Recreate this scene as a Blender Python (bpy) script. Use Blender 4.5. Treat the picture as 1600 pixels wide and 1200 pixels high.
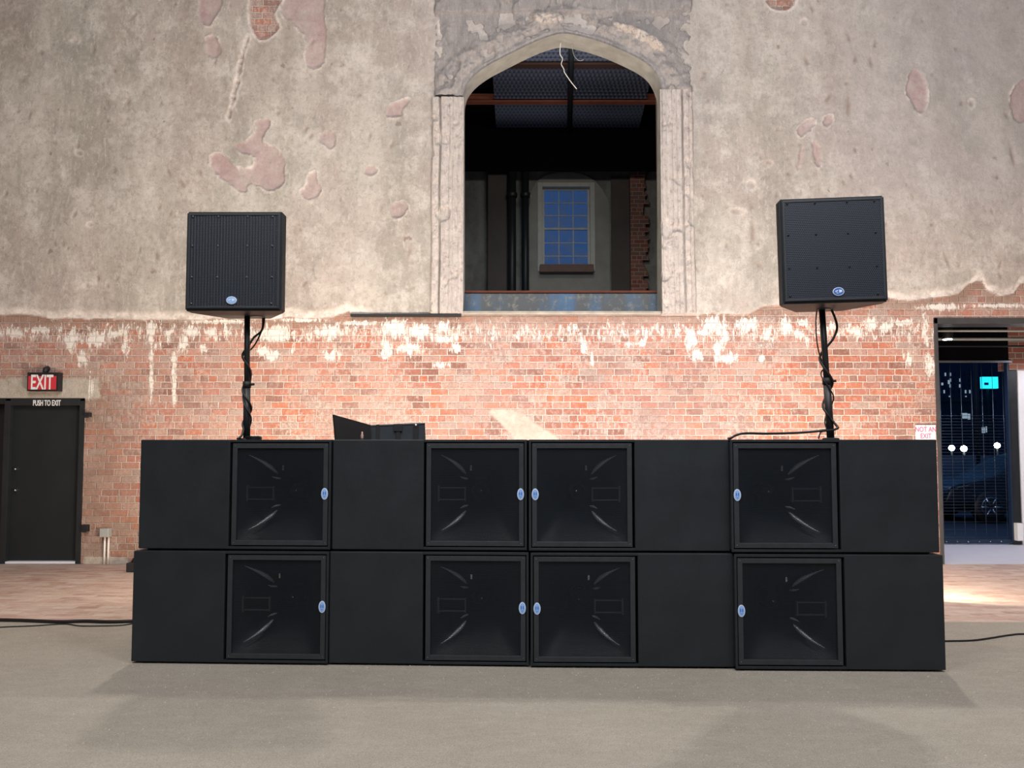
import bpy, bmesh, math, random
import numpy as np
from mathutils import Vector, Matrix

for o in list(bpy.data.objects):
    bpy.data.objects.remove(o, do_unlink=True)
SC = bpy.context.scene
COL = SC.collection
PI = math.pi
R = math.radians
rnd = random.Random(7)

# ------------------------------------------------------------------ camera
CAM_Z = 1.5
PITCH = R(3.0)
SHIFT = 0.0201
cam_d = bpy.data.cameras.new('camera')
cam = bpy.data.objects.new('camera', cam_d)
COL.objects.link(cam)
cam.location = (0, 0, CAM_Z)
cam.rotation_euler = (PI / 2 + PITCH, 0, 0)
cam_d.sensor_width = 36
cam_d.lens = 27
cam_d.shift_y = SHIFT
cam_d.clip_start = 0.05
cam_d.clip_end = 400
SC.camera = cam

# ------------------------------------------------------------------ colour management, world
SC.view_settings.view_transform = 'Standard'
SC.view_settings.look = 'None'
SC.view_settings.gamma = 1
SC.view_settings.use_curve_mapping = False
SC.view_settings.exposure = 0.0
wd = bpy.data.worlds.new('dusk')
SC.world = wd
wd.use_nodes = True
wd.node_tree.nodes['Background'].inputs[0].default_value = (0.045, 0.14, 0.36, 1)
wd.node_tree.nodes['Background'].inputs[1].default_value = 0.5


# ------------------------------------------------------------------ hall lights and added fill
def aim(o, tgt):
    d = Vector(tgt) - o.location
    o.rotation_euler = d.to_track_quat('-Z', 'Y').to_euler()


def area(name, loc, tgt, w, h, power, col, spread=180):
    l = bpy.data.lights.new(name, 'AREA')
    l.shape = 'RECTANGLE'; l.size = w; l.size_y = h
    l.energy = power; l.color = col; l.spread = R(spread)
    o = bpy.data.objects.new(name, l); COL.objects.link(o)
    o.location = loc; aim(o, tgt)
    return o


def spot(name, loc, tgt, power, col, size, blend, radius):
    l = bpy.data.lights.new(name, 'SPOT')
    l.energy = power; l.color = col; l.spot_size = R(size); l.spot_blend = blend
    l.shadow_soft_size = radius
    o = bpy.data.objects.new(name, l); COL.objects.link(o)
    o.location = loc; aim(o, tgt)
    return o


# soft fill lights added for ambient brightness (out of view, above and behind the camera)
area('overhead_light', (-2.5, 1.5, 8.6), (-2.0, 6.5, 1), 3.5, 2.5, 360, (1.0, 0.93, 0.86))
area('overhead_light', (3.5, 1.5, 8.6), (3.0, 6.5, 1), 3.5, 2.5, 360, (0.97, 0.95, 0.98))
area('overhead_light', (0.5, -3.5, 7.5), (0.5, 6, 1), 5, 2, 320, (0.86, 0.93, 1.0))
# truss spots hung between stack and wall; they throw the stack's shadow forward
spot('truss_spot', (-2.7, 7.9, 7.4), (-2.0, 4.2, 0), 560, (1, 0.95, 0.86), 92, 0.6, 0.10)
spot('truss_spot', (3.6, 7.9, 7.4), (2.8, 4.2, 0), 660, (1, 0.95, 0.85), 92, 0.6, 0.10)
# uplighters on the floor behind the stack washing the brick wall
area('uplighter', (-2.4, 6.9, 0.35), (-2.6, 9.78, 3.6), 0.6, 0.3, 150, (1.0, 0.82, 0.62))
area('uplighter', (0.3, 6.5, 0.35), (0.3, 9.78, 4.3), 0.8, 0.3, 118, (1.0, 0.92, 0.88))
area('uplighter', (2.3, 6.6, 0.35), (2.5, 9.78, 4.3), 0.8, 0.3, 116, (1.0, 0.91, 0.86))
area('uplighter', (4.0, 7.2, 0.35), (5.0, 9.78, 2.5), 0.4, 0.3, 95, (1.0, 0.80, 0.60))


def cam_dir(px, py):
    cx = (px - 800) / 1200.0
    cy = (600 - py) / 1200.0 + SHIFT * 1600 / 1200.0
    return Vector((cx, math.cos(PITCH) - cy * math.sin(PITCH), math.sin(PITCH) + cy * math.cos(PITCH)))


def P(px, py, Y):
    """a point of the place at distance Y seen at photo position px, py"""
    d = cam_dir(px, py)
    t = Y / d.y
    return Vector((d.x * t, Y, CAM_Z + d.z * t))


def G(px, py, z=0.0):
    """floor point"""
    d = cam_dir(px, py)
    t = (z - CAM_Z) / d.z
    return Vector((d.x * t, d.y * t, z))


# ------------------------------------------------------------------ node helpers
class NT:
    def __init__(self, name):
        self.m = bpy.data.materials.new(name)
        self.m.use_nodes = True
        self.t = self.m.node_tree
        self.b = self.t.nodes['Principled BSDF']
        self.out = self.t.nodes['Material Output']
        self._co = None

    def n(self, typ, ins=None, **props):
        nd = self.t.nodes.new(typ)
        for k, v in props.items():
            setattr(nd, k, v)
        for k, v in (ins or {}).items():
            self.set(nd.inputs[k], v)
        return nd

    def set(self, sock, v):
        if hasattr(v, 'is_output') or isinstance(v, bpy.types.NodeSocket):
            self.t.links.new(v, sock)
        else:
            if sock.type == 'RGBA' and len(v) == 3:
                v = (*v, 1)
            sock.default_value = v

    @property
    def co(self):
        if self._co is None:
            self._co = self.n('ShaderNodeTexCoord').outputs['Object']
        return self._co

    def math(self, op, a, b=0.0, c=0.0, clamp=False):
        nd = self.n('ShaderNodeMath', operation=op, use_clamp=clamp)
        self.set(nd.inputs[0], a); self.set(nd.inputs[1], b); self.set(nd.inputs[2], c)
        return nd.outputs[0]

    def mix(self, f, a, b, mode='MIX'):
        nd = self.n('ShaderNodeMix', data_type='RGBA', blend_type=mode)
        self.set(nd.inputs[0], f); self.set(nd.inputs[6], a); self.set(nd.inputs[7], b)
        return nd.outputs[2]

    def noise(self, scale, detail=4, rough=0.55, vec=None, dist=0.0):
        nd = self.n('ShaderNodeTexNoise', {'Vector': vec if vec is not None else self.co, 'Scale': scale,
                                           'Detail': detail, 'Roughness': rough, 'Distortion': dist})
        return nd.outputs['Fac']

    def scaled(self, sx, sy, sz, loc=(0, 0, 0), vec=None):
        nd = self.n('ShaderNodeMapping', {'Vector': vec if vec is not None else self.co,
                                          'Scale': (sx, sy, sz), 'Location': loc})
        return nd.outputs[0]

    def ramp(self, f, lo, hi, a=0.0, b=1.0):
        nd = self.n('ShaderNodeMapRange', {0: f, 1: lo, 2: hi, 3: a, 4: b})
        return nd.outputs[0]

    def attr(self, name):
        return self.n('ShaderNodeAttribute', attribute_name=name).outputs['Fac']

    def sep(self, vec=None):
        return self.n('ShaderNodeSeparateXYZ', {0: vec if vec is not None else self.co}).outputs

    def comb(self, x, y, z=0.0):
        return self.n('ShaderNodeCombineXYZ', {0: x, 1: y, 2: z}).outputs[0]

    def bump(self, h, strength=0.5, dist=0.01, normal=None):
        ins = {'Height': h, 'Strength': strength, 'Distance': dist}
        if normal is not None:
            ins['Normal'] = normal
        return self.n('ShaderNodeBump', ins).outputs[0]

    def done(self, color=None, rough=None, normal=None, **kw):
        if color is not None: self.set(self.b.inputs['Base Color'], color)
        if rough is not None: self.set(self.b.inputs['Roughness'], rough)
        if normal is not None: self.set(self.b.inputs['Normal'], normal)
        for k, v in kw.items():
            self.set(self.b.inputs[k.replace('_', ' ')], v)
        return self.m


def simple(name, col, rough=0.5, metal=0.0, var=0.12, scale=20, bump=0.15, spec=0.5):
    t = NT(name)
    f = t.noise(scale)
    a = tuple(c * (1 - var) for c in col); b = tuple(min(1, c * (1 + var)) for c in col)
    c = t.mix(f, a, b)
    nrm = t.bump(t.noise(scale * 6, 2), bump, 0.002)
    return t.done(c, t.ramp(f, 0.2, 0.8, max(0, rough - 0.06), min(1, rough + 0.06)), nrm, Metallic=metal,
                  Specular_IOR_Level=spec)


def emitter(name, col, s):
    t = NT(name)
    return t.done((0, 0, 0), 0.5, None, Emission_Color=(*col, 1), Emission_Strength=s)


# ------------------------------------------------------------------ mesh builder
class MB:
    def __init__(self):
        self.bm = bmesh.new()

    def box(self, x0, x1, y0, y1, z0, z1, bevel=0.0, M=None):
        r = bmesh.ops.create_cube(self.bm, size=1)
        vs = r['verts']
        for v in vs:
            v.co = Vector(((x0 + x1) / 2 + v.co.x * (x1 - x0), (y0 + y1) / 2 + v.co.y * (y1 - y0),
                           (z0 + z1) / 2 + v.co.z * (z1 - z0)))
        if M is not None:
            for v in vs: v.co = M @ v.co
        if bevel > 0:
            es = list({e for v in vs for e in v.link_edges})
            bmesh.ops.bevel(self.bm, geom=es, offset=bevel, segments=2, affect='EDGES', profile=0.6)
        return self

    def tube(self, pts, r, seg=8, caps=True):
        pts = [Vector(p) for p in pts]
        rings = []
        up = Vector((0.123, 0.31, 0.94)).normalized()
        prev = None
        for i, p in enumerate(pts):
            a = pts[max(0, i - 1)]; b = pts[min(len(pts) - 1, i + 1)]
            t = (b - a).normalized()
            if prev is None:
                n = t.cross(up).normalized()
            else:
                n = (prev - t * prev.dot(t)).normalized()
            prev = n
            bn = t.cross(n)
            rr = r[i] if isinstance(r, (list, tuple)) else r
            rings.append([self.bm.verts.new(p + (n * math.cos(2 * PI * k / seg) + bn * math.sin(2 * PI * k / seg)) * rr)
                          for k in range(seg)])
        for i in range(len(rings) - 1):
            for k in range(seg):
                f = self.bm.faces.new((rings[i][k], rings[i][(k + 1) % seg], rings[i + 1][(k + 1) % seg], rings[i + 1][k]))
                f.smooth = True
        if caps:
            self.bm.faces.new(rings[0][::-1]); self.bm.faces.new(rings[-1])
        return self

    def prism(self, poly, y0, y1, M=None):
        """poly: list of (x, z), extruded along y"""
        a = [Vector((p[0], y0, p[1])) for p in poly]
        b = [Vector((p[0], y1, p[1])) for p in poly]
        if M is not None:
            a = [M @ v for v in a]; b = [M @ v for v in b]
        a = [self.bm.verts.new(v) for v in a]; b = [self.bm.verts.new(v) for v in b]
        self.bm.faces.new(a); self.bm.faces.new(b[::-1])
        n = len(a)
        for i in range(n):
            self.bm.faces.new((a[i], b[i], b[(i + 1) % n], a[(i + 1) % n]))
        return self

    def lathe(self, prof, origin, axis='Z', seg=24, caps=True):
        """prof: list of (radius, along)"""
        o = Vector(origin)
        rings = []
        for r, h in prof:
            ring = []
            for k in range(seg):
                a = 2 * PI * k / seg
                if axis == 'Z': v = Vector((r * math.cos(a), r * math.sin(a), h))
                elif axis == 'Y': v = Vector((r * math.cos(a), h, r * math.sin(a)))
                else: v = Vector((h, r * math.cos(a), r * math.sin(a)))
                ring.append(self.bm.verts.new(o + v))
            rings.append(ring)
        for i in range(len(rings) - 1):
            for k in range(seg):
                f = self.bm.faces.new((rings[i][k], rings[i][(k + 1) % seg], rings[i + 1][(k + 1) % seg], rings[i + 1][k]))
                f.smooth = True
        if caps:
            self.bm.faces.new(rings[0][::-1]); self.bm.faces.new(rings[-1])
        return self

    def build(self, name, mat, parent=None, loc=None, recalc=True):
        if recalc:
            bmesh.ops.recalc_face_normals(self.bm, faces=self.bm.faces)
        me = bpy.data.meshes.new(name)
        self.bm.to_mesh(me); self.bm.free()
        me.materials.append(mat)
        o = bpy.data.objects.new(name, me)
        COL.objects.link(o)
        if loc is not None: o.location = loc
        if parent is not None: o.parent = parent
        return o


def struct(o):
    o['kind'] = 'structure'
    return o


def tag(o, label, cat, group=None, kind=None):
    o['label'] = label; o['category'] = cat
    if group: o['group'] = group
    if kind: o['kind'] = kind
    return o


def thing(name, label, cat, loc=(0, 0, 0), rz=0.0, group=None):
    o = bpy.data.objects.new(name, None)
    COL.objects.link(o)
    o.empty_display_size = 0.1
    o.location = loc; o.rotation_euler = (0, 0, rz)
    return tag(o, label, cat, group)


def copy_tree(o, parent=None):
    c = o.copy(); COL.objects.link(c)
    if parent is not None: c.parent = parent
    for ch in [x for x in bpy.data.objects if x.parent == o and x != c]:
        copy_tree(ch, c)
    return c


def text_mesh(name, body, size, depth, mat, parent=None, sx=1.0, bold=0.0):
    cu = bpy.data.curves.new(name + '_tmp', 'FONT')
    cu.body = body; cu.size = size; cu.extrude = depth; cu.offset = bold
    cu.align_x = 'CENTER'; cu.align_y = 'CENTER'
    cu.space_line = 0.95
    tmp = bpy.data.objects.new('tmp', cu); COL.objects.link(tmp)
    bpy.context.view_layer.update()
    dg = bpy.context.evaluated_depsgraph_get()
    me = bpy.data.meshes.new_from_object(tmp.evaluated_get(dg))
    bpy.data.objects.remove(tmp, do_unlink=True)
    me.transform(Matrix.Rotation(PI / 2, 4, 'X') @ Matrix.Diagonal((sx, 1, 1, 1)))
    me.materials.clear(); me.materials.append(mat)
    o = bpy.data.objects.new(name, me); COL.objects.link(o)
    if parent is not None: o.parent = parent
    return o


# ------------------------------------------------------------------ numpy fields for worn surfaces
def lattice(seed):
    r = np.random.RandomState(seed)
    return r.rand(256, 256)


def vnoise(x, z, scale, seed=0):
    L = lattice(seed)
    u = x * scale + 1000.37; v = z * scale + 1000.71
    iu = np.floor(u).astype(int); iv = np.floor(v).astype(int)
    fu = u - iu; fv = v - iv
    fu = fu * fu * (3 - 2 * fu); fv = fv * fv * (3 - 2 * fv)
    g = lambda a, b: L[a % 256, b % 256]
    return (g(iu, iv) * (1 - fu) * (1 - fv) + g(iu + 1, iv) * fu * (1 - fv) +
            g(iu, iv + 1) * (1 - fu) * fv + g(iu + 1, iv + 1) * fu * fv)


def fbm(x, z, scale, octv=4, seed=0):
    s = 0; a = 1.0; tot = 0
    for i in range(octv):
        s = s + a * vnoise(x, z, scale * 2 ** i, seed + i); tot += a; a *= 0.5
    return s / tot


def sm(a, b, x):
    t = np.clip((x - a) / (b - a), 0, 1)
    return t * t * (3 - 2 * t)


def sdf_poly(X, Z, poly):
    """signed distance, negative inside; also the nearest point"""
    d2 = np.full(X.shape, 1e9); nx = np.zeros(X.shape); nz = np.zeros(X.shape)
    inside = np.zeros(X.shape, bool)
    n = len(poly)
    for i in range(n):
        ax, az = poly[i]; bx, bz = poly[(i + 1) % n]
        ex, ez = bx - ax, bz - az
        L = ex * ex + ez * ez + 1e-12
        t = np.clip(((X - ax) * ex + (Z - az) * ez) / L, 0, 1)
        qx = ax + t * ex; qz = az + t * ez
        q = (X - qx) ** 2 + (Z - qz) ** 2
        m = q < d2
        d2 = np.where(m, q, d2); nx = np.where(m, qx, nx); nz = np.where(m, qz, nz)
        c = ((az > Z) != (bz > Z)) & (X < (bx - ax) * (Z - az) / ((bz - az) if abs(bz - az) > 1e-9 else 1e-9) + ax)
        inside ^= c
    d = np.sqrt(d2)
    return np.where(inside, -d, d), nx, nz


DW = 9.78                     # the brick wall


def W(px, py, Y=DW):
    p = P(px, py, Y)
    return (p.x, p.z)


MPX = DW / 1200.0             # metres per photo pixel on the wall


def lines(breaks, steps):
    out = [breaks[0]]
    for i in range(len(breaks) - 1):
        n = max(1, int(math.ceil((breaks[i + 1] - breaks[i]) / steps[i])))
        out += [breaks[i] + (breaks[i + 1] - breaks[i]) * (k + 1) / n for k in range(n)]
    return np.array(out)


def smooth_path(pts, n=8):
    """Catmull-Rom"""
    out = []
    for i in range(len(pts) - 1):
        p0 = pts[max(0, i - 1)]; p1 = pts[i]; p2 = pts[i + 1]; p3 = pts[min(len(pts) - 1, i + 2)]
        for k in range(n):
            t = k / n
            out.append(tuple(0.5 * ((2 * b) + (-a + c) * t + (2 * a - 5 * b + 4 * c - d) * t * t +
                                    (-a + 3 * b - 3 * c + d) * t ** 3) for a, b, c, d in zip(p0, p1, p2, p3)))
    out.append(tuple(pts[-1]))
    return out


def grid_surface(name, xs, zs, ybase, hfun, mat, hole=None, attrs=None, jitter=None):
    X, Z = np.meshgrid(xs, zs, indexing='ij')
    nx, nz = X.shape
    cx = (X[:-1, :-1] + X[1:, 1:]) / 2; cz = (Z[:-1, :-1] + Z[1:, 1:]) / 2
    keep = np.ones(cx.shape, bool)
    Xo, Zo = X.copy(), Z.copy()
    if hole is not None:
        holes = hole if isinstance(hole[0], list) else [hole]
        for hp in holes:
            dc, _, _ = sdf_poly(cx, cz, hp)
            keep &= dc > 0
            dv, qx, qz = sdf_poly(X, Z, hp)
            kp = np.zeros(X.shape, bool); rm = np.zeros(X.shape, bool)
            ins = dc <= 0
            for sl in ((slice(0, -1), slice(0, -1)), (slice(1, None), slice(0, -1)), (slice(0, -1), slice(1, None)), (slice(1, None), slice(1, None))):
                kp[sl] |= ~ins; rm[sl] |= ins
            bd = kp & rm & (np.abs(dv) < 0.05)
            Xo = np.where(bd, qx, Xo); Zo = np.where(bd, qz, Zo)
    H = hfun(Xo, Zo)
    co = np.stack([Xo, ybase - H, Zo], -1).reshape(-1, 3)
    idx = np.arange(nx * nz).reshape(nx, nz)
    q = np.stack([idx[:-1, :-1], idx[1:, :-1], idx[1:, 1:], idx[:-1, 1:]], -1)[keep]
    used = np.zeros(nx * nz, bool); used[q.ravel()] = True
    remap = np.cumsum(used) - 1
    q = remap[q]; co = co[used]
    me = bpy.data.meshes.new(name)
    me.vertices.add(len(co)); me.vertices.foreach_set('co', co.ravel())
    me.loops.add(q.size); me.loops.foreach_set('vertex_index', q.ravel())
    me.polygons.add(len(q)); me.polygons.foreach_set('loop_start', np.arange(len(q)) * 4)
    me.polygons.foreach_set('loop_total', np.full(len(q), 4))
    me.update(calc_edges=True)
    me.polygons.foreach_set('use_smooth', np.ones(len(q), bool))
    for an, af in (attrs or {}).items():
        a = me.attributes.new(an, 'FLOAT', 'POINT')
        a.data.foreach_set('value', af(Xo, Zo).reshape(-1)[used].astype(np.float32))
    me.validate()
    me.materials.append(mat)
    o = bpy.data.objects.new(name, me); COL.objects.link(o)
    return o


# ================================================================== MATERIALS
def brick_nodes(t, vec2, pal, mort, bw=0.224, rh=0.0852, ms=0.0065, hdr=True, wob=0.016):
    """common-bond brickwork: every brick takes its own colour from the palette pal"""
    nz = t.n('ShaderNodeTexNoise', {'Vector': t.co, 'Scale': 9.0, 'Detail': 3.0})
    off = t.n('ShaderNodeVectorMath', {0: nz.outputs['Color'], 1: (0.5, 0.5, 0.5)}, operation='SUBTRACT').outputs[0]
    off = t.n('ShaderNodeVectorMath', {0: off, 'Scale': wob}, operation='SCALE').outputs[0]
    v = t.n('ShaderNodeVectorMath', {0: vec2, 1: off}, operation='ADD').outputs[0]
    sv = t.sep(v)
    rowf = t.math('ADD', t.math('DIVIDE', sv[1], rh), 600.0)
    row = t.math('FLOOR', rowf)
    m = t.math('COMPARE', t.math('MODULO', row, 6.0), 3.0, 0.2) if hdr else 0.0
    w = t.math('SUBTRACT', bw, t.math('MULTIPLY', m, bw / 2)) if hdr else bw
    shift = t.math('ADD', t.math('MULTIPLY', t.math('MODULO', row, 2.0), 0.5), t.math('MULTIPLY', t.math('FRACT', t.math('MULTIPLY', row, 0.377)), 0.22))
    colf = t.math('ADD', t.math('ADD', t.math('DIVIDE', sv[0], w), shift), 600.0)
    col = t.math('FLOOR', colf)
    fu = t.math('SUBTRACT', colf, col); fv = t.math('SUBTRACT', rowf, row)
    du = t.math('MULTIPLY', t.math('MINIMUM', fu, t.math('SUBTRACT', 1.0, fu)), w)
    dv = t.math('MULTIPLY', t.math('MINIMUM', fv, t.math('SUBTRACT', 1.0, fv)), rh)
    d = t.math('MINIMUM', du, dv)
    fac = t.ramp(d, ms * 0.75, ms * 1.45, 1.0, 0.0)
    wn = t.n('ShaderNodeTexWhiteNoise', {'Vector': t.comb(col, row, 0.0)}, noise_dimensions='2D')
    rp = t.n('ShaderNodeValToRGB', {0: wn.outputs['Value']})
    cr = rp.color_ramp; cr.interpolation = 'CONSTANT'
    while len(cr.elements) < len(pal): cr.elements.new(0.5)
    for k, c in enumerate(pal):
        cr.elements[k].position = k / len(pal); cr.elements[k].color = (*c, 1)
    bc = rp.outputs[0]
    bc = t.mix(fac, bc, mort)
    return bc, fac, v


def wall_material():
    t = NT('worn_wall')
    s = t.sep()
    vec2 = t.comb(s[0], s[2])
    pal = [(0.47, 0.165, 0.105), (0.43, 0.21, 0.16), (0.50, 0.26, 0.20), (0.37, 0.16, 0.12), (0.45, 0.28, 0.23), (0.51, 0.19, 0.115), (0.33, 0.19, 0.155), (0.47, 0.225, 0.165), (0.42, 0.31, 0.27), (0.45, 0.18, 0.13), (0.28, 0.135, 0.105), (0.49, 0.31, 0.25)]
    bc, bf, v2 = brick_nodes(t, vec2, pal, (0.74, 0.63, 0.56), ms=0.0058)
    bigw = t.noise(0.8, 6, 0.65)
    bc = t.mix(t.ramp(bigw, 0.44, 0.60, 0, 0.36), bc, (0.55, 0.40, 0.36))
    dirty = t.noise(1.7, 6, 0.7, t.scaled(1, 1, 1, (5, 0, 3)))
    bc = t.mix(t.ramp(dirty, 0.50, 0.66, 0, 0.55), bc, (0.33, 0.24, 0.21))
    flake = t.noise(24, 6, 0.8, t.scaled(1, 1, 0.6, (1, 0, 3)))
    fl2 = t.ramp(t.noise(1.3, 4, 0.6, t.scaled(1, 1, 1, (7, 0, 8))), 0.38, 0.60, 0.25, 0.95)
    bc = t.mix(t.math('MULTIPLY', t.ramp(flake, 0.50, 0.57), t.math('MULTIPLY', fl2, 0.65)), bc, (0.67, 0.56, 0.51))
    drk = t.noise(40, 4, 0.7, t.scaled(1, 1, 1.6, (9, 0, 3)))
    bc = t.mix(t.ramp(drk, 0.57, 0.63, 0, 0.7), bc, (0.22, 0.12, 0.09))
    # damp, grimy foot of the wall
    gr = t.math('MULTIPLY', t.attr('grime'), t.ramp(t.noise(3.0, 4), 0.3, 0.6, 0.5, 1.0))
    bc = t.mix(t.math('MULTIPLY', gr, 0.75), bc, (0.30, 0.20, 0.15))
    # whitewash runs
    wn = t.noise(13, 7, 0.78, t.scaled(1.7, 1, 0.55), 0.6)
    ww = t.math('MULTIPLY', t.attr('lime'), 1.0)
    wm = t.math('MULTIPLY', t.ramp(t.math('ADD', t.math('MULTIPLY', wn, 2.6), ww), 1.70, 1.84), 0.93)
    # old render over brick (lintel, smear)
    rc = t.mix(t.ramp(t.noise(7, 7, 0.8), 0.35, 0.65), (0.60, 0.54, 0.47), (0.42, 0.37, 0.31))
    bc = t.mix(t.math('MULTIPLY', t.attr('render'), t.ramp(t.noise(5, 6, 0.8), 0.25, 0.45, 0.75, 1.0)), bc, rc)
    bc = t.mix(wm, bc, (0.88, 0.84, 0.78))
    # plaster
    st = t.noise(1.0, 6, 0.6, t.scaled(1.7, 1, 0.35))
    st2 = t.noise(1.0, 6, 0.65, t.scaled(0.7, 1, 0.5, (3, 0, 7)))
    pc = t.mix(t.ramp(st, 0.40, 0.58), (0.385, 0.358, 0.315), (0.56, 0.52, 0.47))
    pc = t.mix(t.ramp(st2, 0.44, 0.60, 0, 0.7), pc, (0.46, 0.385, 0.35))
    pc = t.mix(t.ramp(t.noise(2.6, 9, 0.78), 0.48, 0.62, 0, 0.75), pc, (0.66, 0.62, 0.57))
    pc = t.mix(t.ramp(t.noise(3.1, 9, 0.8, t.scaled(1, 1, 0.7, (8, 0, 2))), 0.50, 0.62, 0, 0.42), pc, (0.285, 0.262, 0.235))
    pc = t.mix(t.ramp(t.noise(17, 8, 0.85), 0.50, 0.60, 0, 0.45), pc, (0.27, 0.235, 0.205))
    pc = t.mix(t.ramp(t.noise(21, 8, 0.85, t.scaled(1, 1, 0.35, (2, 1, 0))), 0.53, 0.62, 0, 0.55), pc, (0.68, 0.63, 0.585))
    pc = t.mix(t.ramp(t.noise(6.5, 3, 0.5, t.scaled(1, 1, 0.8, (4, 1, 6))), 0.70, 0.74, 0, 0.7), pc, (0.24, 0.17, 0.15))
    pc = t.mix(t.math('MULTIPLY', t.attr('lilac'), 0.55), pc, (0.43, 0.41, 0.425))
    pc = t.mix(t.math('MULTIPLY', t.attr('stain'), t.ramp(t.noise(6, 6, 0.75), 0.3, 0.65, 0.45, 0.95)), pc, (0.27, 0.20, 0.165))
    pk = t.mix(t.ramp(t.noise(5, 8, 0.8), 0.35, 0.65), (0.40, 0.27, 0.265), (0.55, 0.43, 0.42))
    pk = t.mix(t.ramp(t.noise(22, 6, 0.8, t.scaled(1, 1, 0.5)), 0.55, 0.66, 0, 0.6), pk, (0.34, 0.22, 0.20))
    pc = t.mix(t.math('MULTIPLY', t.attr('pink'), t.ramp(t.noise(3.5, 6, 0.7), 0.3, 0.6, 0.45, 1.0)), pc, pk)
    pc = t.mix(t.math('MULTIPLY', t.attr('rim'), t.ramp(t.noise(10, 5, 0.75), 0.38, 0.62, 0.2, 1.0)), pc, (0.84, 0.76, 0.70))
    col = t.mix(t.attr('plaster'), bc, pc)
    # bumps
    bh = t.math('MULTIPLY', t.math('SUBTRACT', 1.0, bf), t.math('SUBTRACT', 1.0, t.attr('render')))
    bh = t.math('ADD', bh, t.math('MULTIPLY', t.noise(45, 5, 0.7), 0.9))
    ph = t.math('ADD', t.math('MULTIPLY', t.noise(14, 8, 0.7), 0.7), t.math('MULTIPLY', t.noise(90, 3, 0.6), 0.25))
    hh = t.n('ShaderNodeMix', {0: t.attr('plaster'), 2: bh, 3: ph}, data_type='FLOAT').outputs[0]
    nrm = t.bump(hh, 0.9, 0.014)
    return t.done(col, 0.92, nrm, Specular_IOR_Level=0.2)


def stone_material(name, a, b, c):
    t = NT(name)
    v = t.scaled(3.0, 3.0, 0.8)
    col = t.mix(t.ramp(t.noise(3, 6, 0.7, v), 0.35, 0.65), a, b)
    col = t.mix(t.ramp(t.noise(9, 6, 0.75, v), 0.52, 0.66, 0, 0.8), col, c)
    col = t.mix(t.math('MULTIPLY', t.attr('rough'), t.ramp(t.noise(14, 5, 0.7), 0.4, 0.62)), col, (0.74, 0.66, 0.60))
    col = t.mix(t.ramp(t.noise(18, 8, 0.85), 0.54, 0.62, 0, 0.6), col, (0.25, 0.21, 0.195))
    nrm = t.bump(t.math('ADD', t.noise(22, 8, 0.75), t.math('MULTIPLY', t.noise(30, 4, 0.6, v), 0.8)), 1.0, 0.02)
    return t.done(col, 0.9, nrm, Specular_IOR_Level=0.2)


def floor_concrete():
    t = NT('dusty_concrete')
    c = t.mix(t.ramp(t.noise(0.7, 5, 0.6), 0.35, 0.65), (0.315, 0.290, 0.250), (0.370, 0.343, 0.300))
    c = t.mix(t.ramp(t.noise(5, 6, 0.7, t.scaled(1, 2.2, 1)), 0.45, 0.72, 0, 0.5), c, (0.44, 0.41, 0.36))
    c = t.mix(t.ramp(t.noise(32, 8, 0.85), 0.50, 0.62, 0, 0.45), c, (0.24, 0.21, 0.165))
    c = t.mix(t.ramp(t.noise(120, 3, 0.7), 0.54, 0.64, 0, 0.6), c, (0.20, 0.17, 0.13))
    c = t.mix(t.ramp(t.noise(150, 2, 0.7, t.scaled(1, 1, 1, (4, 4, 4))), 0.60, 0.67, 0, 0.7), c, (0.66, 0.61, 0.51))
    n = t.bump(t.math('ADD', t.noise(60, 5, 0.75), t.math('MULTIPLY', t.noise(160, 2), 0.6)), 0.8, 0.008)
    return t.done(c, 0.85, n, Specular_IOR_Level=0.25)


def floor_pavers():
    t = NT('brick_paving')
    s = t.sep()
    bc, bf, v = brick_nodes(t, t.comb(s[0], s[1]), [(0.44, 0.26, 0.20), (0.52, 0.36, 0.29), (0.38, 0.22, 0.17), (0.56, 0.42, 0.35), (0.48, 0.31, 0.26)], (0.46, 0.37, 0.30), 0.21, 0.105, 0.005, False)
    bc = t.mix(t.ramp(t.noise(4, 6, 0.7, t.scaled(0.6, 2.5, 1)), 0.38, 0.62, 0, 0.75), bc, (0.62, 0.52, 0.45))
    bc = t.mix(t.ramp(t.noise(14, 6, 0.8, t.scaled(0.5, 2.0, 1)), 0.5, 0.64, 0, 0.55), bc, (0.33, 0.22, 0.18))
    n = t.bump(t.math('SUBTRACT', t.noise(40, 4), bf), 0.6, 0.006)
    return t.done(bc, 0.75, n)


def perforated(name, pitch, hole, metal_col, see_through, sx=1.0, rough=0.45):
    t = NT(name)
    s = t.sep()
    u = t.math('DIVIDE', s[0], pitch * sx); v = t.math('DIVIDE', s[2], pitch)
    row = t.math('FLOOR', v)
    u = t.math('ADD', u, t.math('MULTIPLY', t.math('MODULO', t.math('ADD', row, 1000), 2.0), 0.5))
    du = t.math('SUBTRACT', t.math('FRACT', t.math('ADD', u, 1000)), 0.5)
    dv = t.math('SUBTRACT', t.math('FRACT', t.math('ADD', v, 1000)), 0.5)
    d = t.math('SQRT', t.math('ADD', t.math('MULTIPLY', du, du), t.math('MULTIPLY', dv, dv)))
    m = t.math('LESS_THAN', d, hole)
    if see_through:
        t.done(metal_col, rough, None, Specular_IOR_Level=0.5)
        tr = t.n('ShaderNodeBsdfTransparent')
        mx = t.n('ShaderNodeMixShader', {0: m, 1: t.b.outputs[0], 2: tr.outputs[0]})
        t.t.links.new(mx.outputs[0], t.out.inputs[0])
        return t.m
    c = t.mix(m, metal_col, (0.002, 0.002, 0.003))
    n = t.bump(d, 0.6, 0.003)
    return t.done(c, rough, n, Specular_IOR_Level=0.45)


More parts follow.
